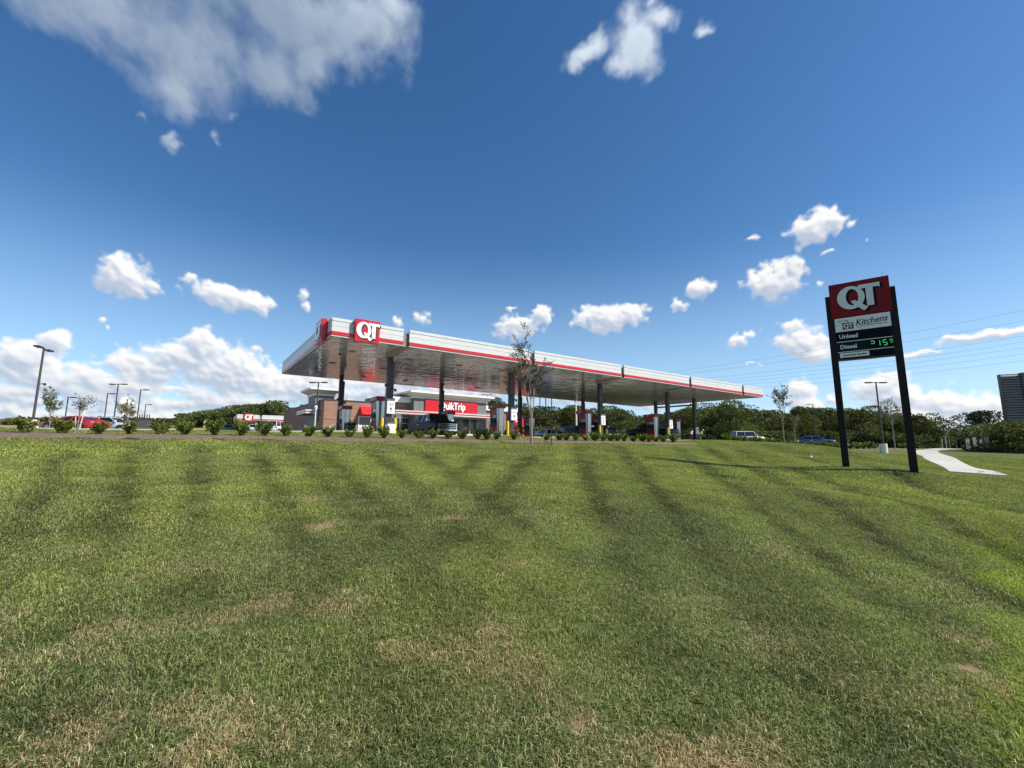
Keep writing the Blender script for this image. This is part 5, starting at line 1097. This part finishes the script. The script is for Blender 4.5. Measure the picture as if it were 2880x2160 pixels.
# H frame and wires
HF = at(1535, 1200, 92.); gH = G(HF.x, HF.y)-.2; e = empty('power_line', (HF.x, HF.y, 0), 0, 'wooden transmission frame with faint wires running to the right across the sky', 'power line')
WD = mat('pole_wood', (.15,.115,.085), .85, var=.2)
for dx in (-1.15, 0.05, 1.25): MB().cyl((dx,0,gH),(dx,0,13.2),.14,.10,n=10).build('pole', WD, e)
MB().cyl((-1.15,0,7.2),(.05,0,8.6),.07,n=6).cyl((.05,0,8.6),(1.25,0,7.2),.07,n=6).build('brace', mat('pale_brace', (.45,.40,.32), .8), e); MB().box((-3.2,-.1,12.6),(3.2,.1,12.85)).build('crossarm', WD, e)
WRm = mat('wire', (.03,.03,.035), .6); RP = at(3080, 900, 62.)
for i, (yl, yr) in enumerate(((1097,862),(1100,892),(1108,935),(1112,952),(1114,968),(1118,985),(1122,1004))):
    a = at(1535, yl-12, 92.)-Vector((HF.x, HF.y, 0)); a.x += -2.8+.9*i; a.z = min(a.z, 12.6); b_ = at(3080, yr-(yl-yr)*.14, 62.)-Vector((HF.x, HF.y, 0)); n = 24
    MB().tube([a.lerp(b_, k/n)-Vector((0,0,1.6*4*(k/n)*(1-k/n))) for k in range(n+1)], .012, 4).build('wire', WRm, e)
MB().cyl((RP.x-HF.x, RP.y-HF.y, -3), (RP.x-HF.x, RP.y-HF.y, 26), .2, .14, n=10).build('pole', WD, e)

# ---------------------------------------------------------------- landscape workers
SKIN = mat('skin', (.45,.27,.19), .5, var=.05)
def person(loc, rz, shirt, trousers, pose, lab, hair=(.03,.02,.015)):
    e = empty('person', loc, rz, lab, 'person')
    if pose == 'bend': J = dict(hip=(0,0,.93), ch=(.30,0,1.22), nk=(.42,0,1.33), hd=(.53,0,1.42), kL=(.05,.13,.50), fL=(-.04,.14,.06), tL=(.13,.15,.04), kR=(.10,-.13,.50), fR=(.16,-.15,.06), tR=(.33,-.16,.04), sL=(.34,.2,1.24), eL=(.48,.24,.98), hL=(.66,.16,.80), sR=(.34,-.2,1.24), eR=(.46,-.24,.96), hR=(.60,-.14,.72))
    else: J = dict(hip=(0,0,.95), ch=(.03,0,1.32), nk=(.04,0,1.50), hd=(.06,0,1.66), kL=(.05,.11,.50), fL=(.0,.13,.06), tL=(.16,.14,.04), kR=(.02,-.11,.50), fR=(-.06,-.13,.06), tR=(.10,-.14,.04), sL=(.03,.21,1.42), eL=(.02,.27,1.14), hL=(.18,.24,.98), sR=(.03,-.21,1.42), eR=(.04,-.27,1.14), hR=(.2,-.22,1.0))
    names = list(J); rad = dict(hip=.15, ch=.165, nk=.065, hd=.10, kL=.07, kR=.07, fL=.05, fR=.05, tL=.04, tR=.04, sL=.06, sR=.06, eL=.045, eR=.045, hL=.035, hR=.035)
    ed = [('hip','ch'),('ch','nk'),('nk','hd'),('hip','kL'),('kL','fL'),('fL','tL'),('hip','kR'),('kR','fR'),('fR','tR'),('ch','sL'),('sL','eL'),('eL','hL'),('ch','sR'),('sR','eR'),('eR','hR')]
    me = bpy.data.meshes.new('body'); me.from_pydata([J[k] for k in names], [(names.index(a), names.index(b)) for a, b in ed], []); o = link('body', me, e)
    sk = o.modifiers.new('skin', 'SKIN'); sv = me.skin_vertices[0].data
    for i, k in enumerate(names): sv[i].radius = (rad[k], rad[k])
    sv[0].use_root = True; o.modifiers.new('s', 'SUBSURF').levels = 1
    m = bpy.data.materials.new('worker_clothes'); m.use_nodes = True; t = NT(m.node_tree); b = m.node_tree.nodes['Principled BSDF']; z = t.n('ShaderNodeSeparateXYZ', {0: t.n('ShaderNodeTexCoord').outputs['Object']}).outputs[2]
    c = t.mix(t.m('GREATER_THAN', z, .12), (.05,.03,.02), trousers); c = t.mix(t.m('GREATER_THAN', z, .94 if pose != 'bend' else .98), c, shirt); m.node_tree.links.new(c, b.inputs['Base Color']); b.inputs['Roughness'].default_value = .8; me.materials.append(m)
    h = Vector(J['hd']); MB().cyl(h-Vector((0,0,.06)), h+Vector((.01,0,.07)), .085, .10, n=12).cyl(h+Vector((.01,0,.07)), h+Vector((.01,0,.14)), .10, .05, n=12).build('head', SKIN, e, smooth=True)
    MB().cyl(h+Vector((0,0,.06)), h+Vector((0,0,.155)), .112, .06, n=12).box((h.x+.02,-.09,h.z+.05),(h.x+.20,.09,h.z+.07)).build('cap', mat('cap_%d' % int(shirt[0]*99), shirt, .8), e)
    for s_ in ('L', 'R'):
        hd = Vector(J['h'+s_]); mb = MB()
        for f in range(5): mb.cyl(hd, hd+Vector((.07-.012*abs(f-1.5), (f-2)*.02, -.04)), .012, .008, n=5)
        mb.build('hand', SKIN, e)
    return e
def wp(px, Y): p = at(px, 1240, Y); p.z = G(p.x, p.y)+.0; return p
person(wp(1966, 56), math.radians(-20), (.62,.72,.30), (.03,.03,.035), 'bend', 'worker in a pale yellow green shirt bending over a tool on the lawn')
person(wp(1953, 57), math.radians(160), (.35,.07,.10), (.05,.05,.07), 'stand', 'worker in a dark red shirt standing by the last column')
person(wp(1943, 55), math.radians(30), (.7,.7,.72), (.08,.03,.04), 'bend', 'worker in a white shirt crouching next to the dark van')
q = wp(1978, 55.6); o = MB().cyl((0,0,.02),(-.75,.1,.95),.018,n=6).box((0,-.08,0),(.25,.08,.05)).build('garden_tool', MGREY()); o.location = q; tag(o, 'long handled garden tool held by the bending worker', 'tool')
# scraps on the sidewalk
q = at(2760, 1331, 19.3); q.z = G(q.x, q.y)+.055; o = MB().add([(-.12,-.04,0),(.10,-.06,.0),(.14,.05,.03),(-.02,.10,.015),(-.10,.04,.04)], [(0,1,2,3,4)]).build('red_rag', mat('faded_red_cloth', (.35,.08,.06), .9)); o.location = q; tag(o, 'faded red rag lying on the end of the sidewalk', 'rag')
